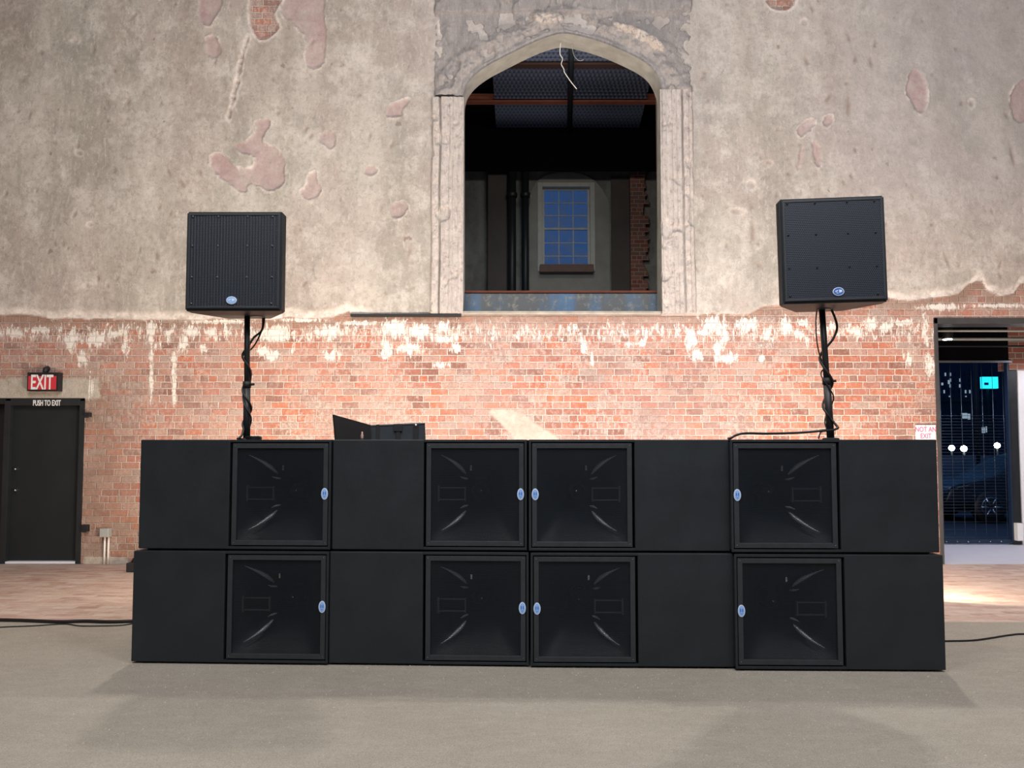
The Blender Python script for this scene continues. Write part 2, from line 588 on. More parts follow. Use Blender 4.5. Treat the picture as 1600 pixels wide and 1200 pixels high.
M = {}
M['wall'] = wall_material()
M['jamb'] = stone_material('carved_stone', (0.55, 0.50, 0.475), (0.70, 0.65, 0.62), (0.36, 0.28, 0.25))
M['head'] = stone_material('grey_stone', (0.33, 0.315, 0.315), (0.44, 0.415, 0.41), (0.55, 0.505, 0.49))
M['soffit'] = simple('arch_soffit', (0.46, 0.455, 0.415), 0.85, 0, 0.4, 7, 0.8)
M['concrete'] = floor_concrete()
M['pavers'] = floor_pavers()
M['slab'] = simple('pale_slab', (0.62, 0.60, 0.66), 0.6, 0, 0.1, 6)
M['cab'] = simple('textured_black_paint', (0.0145, 0.0195, 0.025), 0.5, 0, 0.35, 4, 0.6, 0.4)
M['frame'] = simple('grille_frame_paint', (0.024, 0.029, 0.036), 0.5, 0, 0.3, 14, 0.3, 0.5)
M['grille'] = perforated('perforated_steel', 0.0078, 0.42, (0.010, 0.016, 0.025), True)
M['grille_v'] = perforated('ribbed_steel', 0.0115, 0.41, (0.030, 0.042, 0.066), False, 1.0)
M['grille_h'] = perforated('pierced_steel', 0.0125, 0.38, (0.022, 0.032, 0.056), False, 1.1)
M['horn'] = simple('horn_gloss', (0.004, 0.007, 0.011), 0.5, 0, 0.1, 10, 0.05, 0.25)
M['rib'] = simple('horn_rib_highlight', (0.26, 0.28, 0.31), 0.3, 0.2, 0.1, 10, 0.05, 0.7)  # pale tone paints the highlights along the horn fins
M['bracket'] = simple('bracket_metal', (0.05, 0.055, 0.06), 0.35, 0.3, 0.1, 10, 0.05, 0.6)
M['cone'] = simple('cone_paper', (0.02, 0.02, 0.022), 0.5)
M['chrome'] = simple('bright_metal', (0.65, 0.68, 0.72), 0.22, 1.0, 0.05, 20, 0.02)
M['black'] = simple('matt_black', (0.012, 0.012, 0.014), 0.6)
M['steel'] = simple('blackened_steel', (0.018, 0.021, 0.024), 0.45, 0, 0.3, 8, 0.1)
M['pitch'] = simple('unlit_black', (0.003, 0.003, 0.004), 0.9, 0, 0.1, 5, 0, 0.1)
M['rubber'] = simple('cable_rubber', (0.012, 0.011, 0.012), 0.45)
M['screw'] = simple('screw_head', (0.12, 0.14, 0.17), 0.35, 0.6)
M['badge'] = simple('badge_blue', (0.30, 0.52, 0.95), 0.4, 0, 0.05)
M['badge_d'] = simple('badge_deep_blue', (0.06, 0.16, 0.50), 0.4, 0, 0.05)
M['badge_w'] = simple('badge_white', (0.72, 0.83, 0.98), 0.4, 0, 0.05)
M['alu'] = simple('edge_aluminium', (0.35, 0.38, 0.42), 0.35, 0.8)
M['copper'] = simple('pink_plug', (0.50, 0.28, 0.25), 0.4)
M['door'] = simple('door_paint', (0.017, 0.021, 0.023), 0.5, 0, 0.15, 3, 0.05, 0.3)
M['white'] = simple('white_paint', (0.80, 0.80, 0.82), 0.6, 0, 0.05)
M['cream'] = simple('pale_paint', (0.78, 0.74, 0.68), 0.7, 0, 0.08)
M['grey'] = simple('galvanised_grey', (0.42, 0.44, 0.42), 0.5, 0.2, 0.1)
M['red'] = simple('sign_red', (0.55, 0.035, 0.05), 0.5, 0, 0.05)
M['magenta'] = simple('sign_pink_red', (0.55, 0.10, 0.26), 0.5, 0, 0.03)
M['rust'] = simple('rusty_red_beam', (0.20, 0.055, 0.03), 0.8, 0, 0.4, 8, 0.3)
M['wood'] = simple('worn_sill', (0.22, 0.14, 0.11), 0.8, 0, 0.3, 12, 0.4)
M['sash'] = simple('old_sash_paint', (0.62, 0.62, 0.56), 0.7, 0, 0.15, 10)
M['hallwall'] = simple('hall_brick_plain', (0.30, 0.22, 0.18), 0.9, 0, 0.2, 3)
M['ceil'] = simple('hall_ceiling', (0.10, 0.095, 0.09), 0.9)

# ================================================================== THE SETTING: brick wall with its openings
arch_px = [(724, 168), (725, 153), (730, 138), (742, 123), (762, 108), (790, 93), (822, 77), (850, 65), (878, 58),
           (906, 62), (938, 71), (970, 84), (1000, 99), (1017, 112), (1027, 128), (1032, 146), (1032.5, 166)]
arch = [W(*p) for p in smooth_path(arch_px, 6)]
sillL = W(724, 488); sillR = W(1033, 488)
SILL_Z = sillL[1]
opening = [(sillL[0], SILL_Z)] + arch + [(sillR[0], SILL_Z)]

dl_top = W(60, 622)[1]
dl_x1 = W(130, 740)[0]
dl_x0 = -8.0
dr_top = W(1500, 497)[1]
dr_x0 = W(1464, 700)[0]
dr_x1 = 7.75
WX0, WX1, WZ1 = -9.0, 9.0, 9.0
FST = 0.0165

edge_px = [(-300, 490), (0, 492), (40, 494), (80, 499), (140, 500), (200, 501), (290, 501), (400, 498), (470, 499), (520, 497), (545, 488),
           (552, 493), (640, 494), (722, 494), (730, 488), (870, 489), (1035, 489), (1060, 492), (1085, 492), (1170, 490), (1190, 481),
           (1230, 478), (1300, 472), (1385, 466), (1420, 473), (1450, 468), (1475, 464), (1505, 457), (1515, 446), (1524, 439), (1534, 440),
           (1540, 455), (1560, 463), (1583, 459), (1592, 445), (1610, 440), (1800, 455)]
ex = np.array([W(*p)[0] for p in edge_px]); ez = np.array([W(*p)[1] for p in edge_px])


def edge_z(X):
    base = np.interp(X, ex, ez)
    flat = sm(-0.95, -0.6, X) * (1 - sm(1.9, 2.2, X))
    n = (fbm(X, X * 0 + 3.0, 5, 4, 11) - 0.5) * 0.07
    return base + n * (1 - 0.85 * flat)


def world_poly(pl, smooth=3):
    q = [W(*p) for p in pl]
    q = smooth_path(q + [q[0]], smooth)[:-1]
    return q


pink_polys = [
    [(330, 245), (345, 240), (360, 250), (372, 264), (395, 262), (398, 248), (378, 240), (368, 228), (385, 222), (400, 210), (402, 190),
     (420, 187), (423, 196), (412, 215), (414, 226), (432, 232), (443, 245), (447, 275), (440, 292), (420, 299), (400, 290), (388, 290),
     (384, 302), (370, 297), (350, 282), (332, 265)],
    [(500, 212), (512, 206), (524, 209), (526, 224), (518, 235), (506, 228), (499, 220)],
    [(482, 273), (494, 271), (497, 286), (503, 300), (492, 312), (478, 312), (471, 300), (480, 288)],
    [(604, 172), (622, 160), (640, 157), (632, 172), (628, 184), (612, 186), (603, 182)],
    [(611, 325), (620, 317), (634, 318), (637, 330), (628, 340), (612, 341)],
    [(570, 262), (584, 260), (590, 268), (582, 275), (571, 272)],
    [(440, -20), (505, -20), (507, 20), (511, 60), (507, 100), (490, 110), (477, 100), (480, 70), (470, 50), (455, 35), (440, 20)],
    [(312, -10), (345, -10), (348, 12), (338, 30), (330, 44), (318, 40), (312, 20)],
    [(324, 62), (336, 58), (345, 72), (350, 84), (336, 92), (324, 86)],
    [(1418, 118), (1430, 110), (1442, 118), (1446, 145), (1444, 172), (1434, 180), (1422, 160), (1413, 145)],
    [(1575, 150), (1590, 130), (1615, 122), (1640, 150), (1620, 180), (1590, 195), (1578, 180)],
    [(1287, 184), (1297, 181), (1301, 192), (1292, 199), (1285, 194)],
    [(1243, 205), (1258, 190), (1272, 190), (1268, 202), (1250, 214)],
    [(1268, 225), (1275, 222), (1282, 245), (1280, 262), (1272, 256)],
    [(1250, 235), (1254, 232), (1250, 262), (1243, 268)],
    [(250, 0), (251, -6), (252, -3)],
]
brick_polys = [
    [(392, -30), (440, -30), (442, 0), (428, 25), (437, 45), (418, 62), (402, 60), (392, 30)],
    [(1196, 4), (1215, -20), (1240, -20), (1238, 10), (1222, 18), (1205, 14)],
    [(1505, 452), (1512, 444), (1526, 440), (1540, 452), (1545, 462), (1500, 462)],
    [(688, 38), (694, 34), (698, 48), (690, 54)],
]
crack_px = [(390, 60), (384, 75), (378, 100), (372, 130), (366, 155), (360, 185)]
rnd2 = random.Random(21)
pits = []
for i in range(150):
    pits.append((rnd2.uniform(-20, 1620), rnd2.uniform(0, 470), rnd2.uniform(1.2, 3.2), rnd2.uniform(2, 6), rnd2.uniform(-0.5, 0.5)))
for p in ((120, 66, 6, 3, 0.3), (67, 84, 3, 5, 0), (148, 80, 2, 5, 0), (30, 175, 3, 3, 0), (125, 240, 6, 5, 0.2), (143, 352, 5, 4, 0), (140, 447, 8, 4, 0),
          (180, 268, 4, 4, 0), (1255, 38, 6, 6, 0), (1326, 62, 3, 7, 0.2), (1360, 98, 3, 7, 0.2), (1294, 154, 4, 8, -0.5), (1515, 164, 5, 7, 0),
          (640, 395, 3, 10, -0.3), (1200, 256, 6, 4, 0), (1172, 290, 7, 7, 0), (1150, 332, 12, 5, 0.3), (1174, 325, 4, 5, 0), (1325, 165, 4, 18, 0),
          (1580, 245, 3, 16, 0.2), (1480, 410, 3, 10, 0.4), (1185, 415, 4, 6, 0), (1175, 365, 3, 20, 0)):
    pits.append(p)
lime_blobs = [(60, 516, 30, 6), (25, 522, 18, 8), (112, 532, 14, 20), (150, 530, 22, 14), (128, 560, 10, 14), (198, 540, 8, 16), (178, 522, 14, 7),
              (236, 522, 11, 26), (236, 560, 4, 26), (236, 600, 3.5, 26), (271, 570, 5, 26), (272, 610, 3, 30), (288, 535, 9, 18), (300, 518, 14, 10), (262, 520, 8, 8),
              (330, 518, 12, 8), (318, 545, 6, 12), (430, 522, 32, 15), (412, 548, 12, 8), (425, 556, 14, 10), (458, 545, 6, 8), (392, 520, 8, 10), (520, 516, 18, 10), (505, 520, 8, 8),
              (518, 555, 14, 10), (618, 514, 28, 16), (655, 518, 22, 14), (604, 545, 12, 18), (640, 545, 24, 10), (690, 512, 14, 10), (695, 530, 14, 8),
              (712, 545, 10, 8), (688, 570, 16, 5), (560, 505, 40, 4), (913, 540, 6, 16), (925, 560, 3, 10), (1003, 535, 8, 8), (985, 538, 12, 5), (1112, 508, 16, 18), (1128, 520, 14, 24),
              (1122, 545, 8, 24), (1080, 528, 12, 20), (1088, 556, 12, 10), (1100, 520, 20, 6), (1168, 508, 20, 14), (1228, 512, 14, 16), (1200, 522, 6, 12), (1255, 505, 12, 8), (1246, 522, 10, 10),
              (1300, 510, 8, 8), (1360, 508, 14, 12), (1338, 520, 12, 10), (1385, 512, 14, 10), (1410, 504, 20, 6), (1452, 570, 8, 22), (1446, 520, 6, 30), (1420, 560, 7, 12), (1470, 480, 40, 6),
              (140, 605, 1.5, 20), (145, 605, 1.2, 22), (1140, 560, 14, 8), (1190, 560, 6, 6), (470, 500, 40, 4), (1560, 478, 60, 4), (340, 503, 60, 4)]


def region(X, Z, cx, cz, r):
    i0, i1 = np.searchsorted(X[:, 0], [cx - r, cx + r]); j0, j1 = np.searchsorted(Z[0], [cz - r, cz + r])
    return slice(max(0, i0 - 1), i1 + 1), slice(max(0, j0 - 1), j1 + 1)


_F = {}


def wall_fields(X, Z):
    if 'h' in _F: return _F
    ez_ = edge_z(X)
    d = Z - ez_                                   # above the ragged plaster edge
    pl = sm(-0.004, 0.012, d)
    wob = (fbm(X, Z, 9, 4, 5) - 0.5) * 0.05
    h = pl * (0.032 + (fbm(X, Z, 1.2, 6, 40) - 0.5) * 0.040 + (fbm(X, Z, 8, 4, 48) - 0.5) * 0.012)
    leftlip = (1 - sm(-1.95, -1.7, X)) + sm(3.2, 3.6, X)
    lip = sm(0.0, 0.02, d) * (1 - sm(0.06, 0.13, d + wob)) * np.clip(leftlip, 0, 1)
    h = h - lip * 0.012
    rim = lip * 1.0
    pink = np.zeros_like(X); stain = np.zeros_like(X)
    for pl_ in pink_polys:
        q = world_poly(pl_)
        cx = np.mean([a for a, b in q]); cz = np.mean([b for a, b in q])
        r = max(max(abs(a - cx), abs(b - cz)) for a, b in q) + 0.12
        sl = region(X, Z, cx, cz, r)
        s, _, _ = sdf_poly(X[sl], Z[sl], q)
        s = s + wob[sl] * 0.7 + (fbm(X[sl], Z[sl], 30, 3, 15) - 0.5) * 0.035
        m = 1 - sm(-0.012, 0.004, s)
        pink[sl] = np.maximum(pink[sl], m * (0.55 + 0.45 * vnoise(X[sl], Z[sl], 3, 77)))
        rr = np.exp(-((s - 0.010) / 0.010) ** 2) * sm(0.3, 0.6, vnoise(X[sl], Z[sl], 6, 79))
        rim[sl] = np.maximum(rim[sl], rr * (0.35 + 0.65 * vnoise(X[sl], Z[sl], 8, 78)))
        h[sl] = h[sl] - m * (0.018 + 0.012 * (fbm(X[sl], Z[sl], 8, 4, 81) - 0.5)) + rr * 0.009
    for pl_ in brick_polys:
        q = world_poly(pl_)
        cx = np.mean([a for a, b in q]); cz = np.mean([b for a, b in q])
        r = max(max(abs(a - cx), abs(b - cz)) for a, b in q) + 0.12
        sl = region(X, Z, cx, cz, r)
        s, _, _ = sdf_poly(X[sl], Z[sl], q)
        s = s + wob[sl] * 0.5
        m = 1 - sm(-0.012, 0.008, s)
        pl[sl] = pl[sl] * (1 - m)
        h[sl] = h[sl] * (1 - m)
        rim[sl] = np.maximum(rim[sl], np.exp(-((s - 0.02) / 0.02) ** 2))
    # the long crack
    cr = [W(*p) for p in crack_px]
    for a, b in zip(cr[:-1], cr[1:]):
        sl = region(X, Z, (a[0] + b[0]) / 2, (a[1] + b[1]) / 2, 0.35)
        ex_, ez2 = b[0] - a[0], b[1] - a[1]
        t = np.clip(((X[sl] - a[0]) * ex_ + (Z[sl] - a[1]) * ez2) / (ex_ ** 2 + ez2 ** 2), 0, 1)
        dd = np.hypot(X[sl] - a[0] - t * ex_, Z[sl] - a[1] - t * ez2) + wob[sl] * 0.5
        dd = dd + (fbm(X[sl], Z[sl], 12, 3, 17) - 0.5) * 0.05
        g = np.exp(-(dd / 0.013) ** 2)
        h[sl] = h[sl] - g * 0.020
        rim[sl] = np.maximum(rim[sl], np.exp(-((dd - 0.03) / 0.02) ** 2) * 0.8)
        stain[sl] = np.maximum(stain[sl], g * 0.9)
    for px, py, rx, ry, sk in pits:
        c = W(px, py); rx *= MPX; ry *= MPX
        sl = region(X, Z, c[0], c[1], max(rx, ry) * 3)
        u = (X[sl] - c[0]) + sk * (Z[sl] - c[1]); v = Z[sl] - c[1]
        q = (u / rx) ** 2 + (v / ry) ** 2
        g = np.exp(-q) * pl[sl]
        big = rx > 0.035
        h[sl] = h[sl] - g * 0.014
        if big: rim[sl] = np.maximum(rim[sl], np.exp(-((np.sqrt(q) - 1.1) / 0.35) ** 2) * 0.6 * pl[sl])
        stain[sl] = np.maximum(stain[sl], g * (0.35 if big else 0.85))
    # brown seepage streaks on the plaster
    for px, y0, y1, w, k in ((400, 60, 190, 26, 0.45), (445, 60, 190, 12, 0.5), (295, 0, 230, 26, 0.30), (505, 180, 300, 8, 0.25), (600, 180, 480, 10, 0.16),
                             (10, -20, 140, 40, 0.35), (1165, 0, 170, 14, 0.35), (1300, 0, 230, 16, 0.28), (1060, 160, 300, 6, 0.2), (1020, 0, 60, 60, 0.25),
                             (160, 280, 400, 40, 0.12), (200, 380, 480, 30, 0.25), (1470, 0, 250, 18, 0.2), (1570, 0, 200, 22, 0.25)):
        cx = W(px, 300)[0]; z0 = W(px, y1)[1]; z1 = W(px, y0)[1]; w_ = w * MPX
        g = np.exp(-((X - cx + (fbm(Z, X * 0, 1.3, 2, 9) - 0.5) * w_ * 1.5) / w_) ** 2) * sm(z0 - 0.3, z0 + 0.5, Z) * (1 - sm(z1 - 0.1, z1 + 0.3, Z))
        stain = np.maximum(stain, g * k * (0.4 + 0.9 * fbm(X, Z, 3, 4, 60)))
    lilac = np.exp(-((X - 0.7) / 1.6) ** 2) * sm(4.5, 6.0, Z) + sm(3.0, 5.5, X) * sm(3.5, 5.5, Z) * 0.9
    lime = np.zeros_like(X)
    for px, py, rx, ry in lime_blobs:
        c = W(px, py); rx *= MPX; ry *= MPX
        sl = region(X, Z, c[0], c[1], max(rx, ry) * 2.2)
        q = ((X[sl] - c[0]) / rx) ** 2 + ((Z[sl] - c[1]) / ry) ** 2
        lime[sl] = np.maximum(lime[sl], np.exp(-q * 0.8) * (0.75 if rx > 0.03 else 0.95))
    band = np.exp(-((Z - 2.93) / 0.17) ** 2)
    lime = np.maximum(lime, 0.40 * band)
    ren = np.zeros_like(X)
    for pl_ in ([(-200, 591), (155, 591), (157, 622), (128, 624), (-200, 624)],
                [(764, 645), (770, 640), (800, 640), (820, 650), (845, 668), (870, 684), (900, 720), (815, 720), (800, 680), (785, 664)],
                [(132, 868), (200, 872), (210, 900), (132, 900)]):
        q = world_poly(pl_, 1)
        s, _, _ = sdf_poly(X, Z, q)
        ren = np.maximum(ren, 1 - sm(-0.015, 0.02, s + wob * 0.8))
    h = h + ren * 0.006
    grime = np.exp(-Z / 0.55) * 0.9 + np.exp(-(d / 0.15) ** 2) * (1 - pl) * 1.0 + (1 - sm(-5.4, -4.4, X)) * 0.75 * (1 - sm(2.2, 2.6, Z))
    h = h + (1 - pl) * (fbm(X, Z, 14, 3, 31) - 0.5) * 0.010
    _F.update(h=h, plaster=pl, rim=np.clip(rim, 0, 1), pink=np.clip(pink, 0, 1), stain=np.clip(stain, 0, 1), lilac=np.clip(lilac, 0, 1),
              lime=lime, render=ren, grime=np.clip(grime, 0, 1))
    return _F


bx = sorted([WX0, -6.9, W(-20, 700)[0], dl_x1, sillL[0], sillR[0], dr_x0, 6.95, dr_x1, WX1])
st_x = [0.08 if (bx[i + 1] <= -6.8 or bx[i] >= 6.9) else FST for i in range(len(bx) - 1)]
bx = sorted([WX0, dl_x0, -6.9, dl_x1, sillL[0], sillR[0], dr_x0, 6.95, dr_x1, WX1])
st_x = [0.08 if (bx[i + 1] <= -6.8 or bx[i] >= 6.9) else FST for i in range(len(bx) - 1)]
bz = sorted([0, dl_top, dr_top, SILL_Z, 7.35, WZ1])
st_z = [0.08 if bz[i] >= 7.3 else FST for i in range(len(bz) - 1)]
xs = lines(bx, st_x); zs = lines(bz, st_z)
rectL = [(dl_x0, -0.5), (dl_x1, -0.5), (dl_x1, dl_top), (dl_x0, dl_top)]
rectR = [(dr_x0, -0.5), (dr_x1, -0.5), (dr_x1, dr_top), (dr_x0, dr_top)]
wall = grid_surface('wall_back', xs, zs, DW, lambda X, Z: wall_fields(X, Z)['h'], M['wall'], [opening, rectL, rectR],
                    {k: (lambda X, Z, k=k: wall_fields(X, Z)[k]) for k in ('plaster', 'rim', 'pink', 'stain', 'lilac', 'lime', 'render', 'grime')})
struct(wall)


# carved jambs either side of the arched opening
def jamb_profile(u, side):
    # u 0 at the outer edge .. 1 at the opening
    h = 0.055 * sm(0.0, 0.10, u)
    if side < 0:
        for c, w, dp in ((0.30, 0.020, 0.085), (0.55, 0.03, 0.012), (0.66, 0.02, 0.010), (0.80, 0.05, 0.014), (0.94, 0.02, 0.010)):
            h = h - dp * np.exp(-((u - c) / w) ** 2)
    else:
        for c, w, dp in ((0.35, 0.020, 0.085), (0.14, 0.03, 0.022), (0.50, 0.02, 0.012), (0.62, 0.03, 0.012), (0.78, 0.05, 0.012), (0.92, 0.02, 0.010)):
            h = h - dp * np.exp(-((u - c) / w) ** 2)
    return h


def make_jamb(name, xo, xi, z0, z1, side, seed):
    xs_ = np.linspace(min(xo, xi), max(xo, xi), 100); zs_ = np.linspace(z0, z1, 380)

    def hf(X, Z):
        u = (X - xo) / (xi - xo)
        wob = (vnoise(Z, X * 0, 1.4, seed) - 0.5) * 0.05
        uc = np.clip(u + wob * (u > 0.02) * (u < 0.95), 0, 1)
        h = jamb_profile(uc, side) + 0.030
        h = h + (fbm(X, Z, 12, 5, seed + 1) - 0.5) * 0.024 * sm(0.02, 0.1, u)
        h = h - 0.03 * sm(0.62, 0.75, fbm(X, Z, 5, 3, seed + 2)) * (u > 0.05)
        h = h * sm(z0 - 0.001, z0 + 0.03, Z) * (1 - sm(z1 - 0.02, z1 + 0.001, Z))
        return np.maximum(h, 0.0)

    def rf(X, Z):
        u = (X - xo) / (xi - xo)
        return np.clip(np.exp(-((u - 0.22) / 0.1) ** 2) + 0.4, 0, 1)
    return struct(grid_surface(name, xs_, zs_, DW, hf, M['jamb'], None, {'rough': rf}))


jz0, jz1 = W(700, 493)[1], W(700, 153)[1]
make_jamb('trim_1', W(672, 300)[0], sillL[0] + 0.002, jz0, jz1, -1, 101)
make_jamb('trim_2', W(1086, 300)[0], sillR[0] - 0.002, jz0 + 0.0, W(1050, 141)[1], 1, 131)

# stone head around the arch
hx0, hx1 = W(676, 100)[0], W(1083, 100)[0]
hz0, hz1 = W(800, 153)[1], W(800, -40)[1]
led = W(800, 25)[1]
hxs = lines(sorted([hx0, sillL[0], sillR[0], hx1]), [0.0135] * 3); hzs = np.linspace(hz0, hz1, 120)


def head_h(X, Z):
    s, _, _ = sdf_poly(X, Z, opening)
    ring = np.exp(-((s - 0.22) / 0.13) ** 2)
    h = 0.045 + (fbm(X, Z, 2.0, 4, 210) - 0.5) * 0.03
    h = h + ring * (fbm(X, Z, 9, 5, 220) - 0.5) * 0.15 - 0.045 * sm(0.58, 0.66, fbm(X, Z, 4.5, 4, 226)) * sm(0.05, 0.1, s)
    h = h + 0.035 * sm(0.10, 0.15, s) * (1 - sm(0.30, 0.42, s + (vnoise(X, Z, 5, 3) - 0.5) * 0.12))
    # smooth roll next to the soffit
    h = h + 0.02 * np.exp(-((s - 0.045) / 0.035) ** 2)
    # string course broken off above
    h = h + 0.05 * sm(led - 0.01, led + 0.03, Z + (vnoise(X, Z, 3, 8) - 0.5) * 0.05)
    for px, py, rx, ry in ((855, 33, 26, 9), (1000, 60, 22, 8), (1022, 74, 12, 7), (975, 50, 16, 5)):
        c = W(px, py)
        u = (X - c[0]) / (rx * MPX); v = (Z - c[1] + (0.45 * (X - c[0]) if px > 900 else 0)) / (ry * MPX)
        h = h + 0.06 * (1 - sm(0.6, 1.3, np.sqrt(u * u + v * v)))
    for cx in (hx0 + 0.06, hx1 - 0.08):
        h = h + (fbm(X, Z, 11, 4, 240) - 0.5) * 0.07 * np.exp(-((X - cx) / 0.11) ** 2)
    e = sm(hx0, hx0 + 0.05, X) * (1 - sm(hx1 - 0.05, hx1, X))
    return np.maximum(h * (0.25 + 0.75 * e), 0.003)


def head_r(X, Z):
    s, _, _ = sdf_poly(X, Z, opening)
    r = 0.30 * np.exp(-((s - 0.2) / 0.2) ** 2)
    for px, py, rx, ry in ((855, 33, 28, 10), (1000, 60, 24, 9), (1022, 74, 13, 9), (975, 50, 18, 6)):
        c = W(px, py)
        u = (X - c[0]) / (rx * MPX); v = (Z - c[1] + (0.45 * (X - c[0]) if px > 900 else 0)) / (ry * MPX)
        r = r + 2.2 * (1 - sm(0.7, 1.2, np.sqrt(u * u + v * v)))
    return r


struct(grid_surface('trim_3', hxs, hzs, DW, head_h, M['head'], opening, {'rough': head_r}))

# reveal (soffit, jamb sides and sill) through the wall thickness
mb = MB()
TH = 0.27
path = opening + [opening[0]]
rows = []
for (x, z) in path:
    rows.append([mb.bm.verts.new((x, DW - 0.085, z)), mb.bm.verts.new((x, DW - 0.02, z)), mb.bm.verts.new((x, DW + TH, z))])
for a, b in zip(rows[:-1], rows[1:]):
    for k in range(2):
        f = mb.bm.faces.new((a[k], b[k], b[k + 1], a[k + 1])); f.smooth = True
struct(mb.build('trim_4', M['soffit'], recalc=False))

# door reveals and wall thickness at both doorways
mb = MB()
mb.box(dl_x0 - 0.02, dl_x1 + 0.001, DW - 0.003, DW + 0.3, dl_top, dl_top + 0.10)
mb.box(dl_x1 + 0.0005, dl_x1 + 0.12, DW - 0.003 + 0.02, DW + 0.3, 0, dl_top)
struct(mb.build('trim_5', M['soffit']))

# floors
mb = MB()
FY = G(60, 972).y
mb.box(WX0, WX1, -7, FY, -0.1, 0)
struct(mb.build('floor', M['concrete']))
mb = MB()
mb.box(WX0, WX1, FY, DW + 0.0, -0.1, -0.002)
struct(mb.build('floor_paving', M['pavers']))
# hall shell outside the picture
mb = MB(); mb.box(WX0 - 0.2, WX0, -7, DW, -0.1, 10); struct(mb.build('wall_left', M['hallwall']))
mb = MB(); mb.box(WX1, WX1 + 0.2, -7, DW, -0.1, 10); struct(mb.build('wall_right', M['hallwall']))
mb = MB(); mb.box(WX0, WX1, -7.2, -7, -0.1, 10); struct(mb.build('wall_front', M['hallwall']))
mb = MB(); mb.box(WX0 - 0.2, WX1 + 0.2, -7.2, DW + 0.3, 10, 10.2); struct(mb.build('ceiling', M['ceil']))
mb = MB(); mb.box(WX0, WX1, DW + 0.005, DW + TH, WZ1 - 0.05, 10); struct(mb.build('wall_back_upper', M['hallwall']))

# black steel angle under the plaster left of the window
mb = MB()
a = W(549, 493); b = W(721, 491)
mb.box(a[0], b[0], DW - 0.06, DW, a[1] - 0.022, a[1] + 0.012, 0.003)
struct(mb.build('trim_6', M['black']))
# ledge stone under the window
mb = MB()
mb.box(sillL[0], sillR[0], DW - 0.03, DW + TH, SILL_Z - 0.03, SILL_Z, 0.006)
struct(mb.build('trim_7', M['soffit']))

# ================================================================== left exit door
door = bpy.data.objects.new('door_1', None); COL.objects.link(door); struct(door)
DY = DW + 0.06
x0 = W(17, 750, DY)[0]; x1 = W(125, 750, DY)[0]; zt = W(60, 634, DY)[1]
MB().box(x0, x1, DY + 0.01, DY + 0.055, 0.035, zt, 0.003).build('door_leaf', M['door'], door)
mb = MB()
mb.box(x0 - 0.075, x0, DW + 0.0, DW + 0.14, 0, zt + 0.06, 0.004)
mb.box(x1, dl_x1, DW - 0.0, DW + 0.14, 0, zt + 0.06, 0.004)
mb.box(x0, x1, DW - 0.0, DW + 0.14, zt, dl_top, 0.004)
mb.build('door_frame', M['steel'], door)
MB().box(x0, x1, DW + 0.0, DY + 0.05, 0.002, 0.028, 0.003).build('threshold', M['white'], door)
for y in (733, 766):
    c = P(25, y, DY)
    MB().lathe([(0.0, -0.03), (0.012, -0.028), (0.016, -0.01), (0.016, 0.012)], (c.x, DY, c.z), 'Y', 16, False).build('door_knob', M['chrome'], door)
tx = text_mesh('lettering', 'PUSH TO EXIT', 0.10, 0.002, M['white'], door, 0.55, 0.002)
c = P(73, 630, DW - 0.005); tx.location = (c.x, DW - 0.004, c.z)
# the black leaf beyond the frame's left post
d2 = bpy.data.objects.new('door_2', None); COL.objects.link(d2); struct(d2)
MB().box(dl_x0, x0 - 0.085, DY + 0.09, DY + 0.13, 0.0, zt + 0.02, 0.003).build('door_leaf', M['black'], d2)
MB().box(dl_x0, x0 - 0.075, DW + 0.01, DW + 0.22, zt + 0.02, dl_top, 0.003).build('door_frame', M['black'], d2)

# exit sign
YS = DW - 0.09
root = thing('exit_sign', 'red exit sign with white letters in black housing above the dark door', 'sign')
a = P(43.5, 582, YS); b = P(92, 611, YS)
root.location = ((a.x + b.x) / 2, DW, b.z)
inv = Matrix.Translation(-Vector(root.location))
w2 = (b.x - a.x) / 2; hh = a.z - b.z
MB().box(-w2, w2, -0.10, -0.01, 0, hh, 0.006).build('housing', M['black'], root)
MB().box(-w2 + 0.018, w2 - 0.03, -0.106, -0.10, 0.018, hh - 0.045, 0.002).build('red_face', M['red'], root)
tx = text_mesh('lettering', 'EXIT', 0.262, 0.002, M['white'], root, 0.53, 0.004)
tx.location = (-0.008, -0.109, hh * 0.43)
MB().tube([(0.0, -0.005, hh + 0.06), (0.0, -0.05, hh + 0.05), (0.0, -0.055, hh - 0.03)], 0.032, 10).build('mounting_arm', M['black'], root)

# small black door boxes and the grey junction box with conduits
for (px, py, w, h, nm, lab) in ((138, 648, 0.07, 0.055, 'door_sensor', 'small black sensor box on brick by the upper corner of the dark door'),
                                (134, 825, 0.08, 0.085, 'door_holder', 'small black magnetic box low on brick wall beside the dark door')):
    c = P(px, py, DW - 0.03)
    r_ = thing(nm, lab, 'wall box', (c.x, DW - 0.008, c.z))
    MB().box(-w / 2, w / 2, -0.055, 0, -h / 2, h / 2, 0.006).build('casing', M['black'], r_)
    MB().box(-w / 3, w / 3, -0.06, -0.05, -h / 2 - 0.012, -h / 2 + 0.01, 0.002).build('bracket', M['steel'], r_)
c = P(165.5, 832, DW - 0.05)
jb = thing('junction_box', 'grey electrical junction box with two pale conduits running to the floor', 'junction box', (c.x, DW - 0.008, 0))
MB().box(-0.055, 0.055, -0.09, 0, c.z - 0.055, c.z + 0.055, 0.006).build('box_body', M['grey'], jb)
MB().box(-0.05, 0.05, -0.096, -0.09, c.z - 0.05, c.z + 0.05, 0.003).build('cover_plate', M['grey'], jb)
for dx in (-0.018, 0.03):
    MB().tube([(dx, -0.03, c.z - 0.05), (dx, -0.03, 0.0)], 0.013, 10).build('conduit', M['cream'], jb)

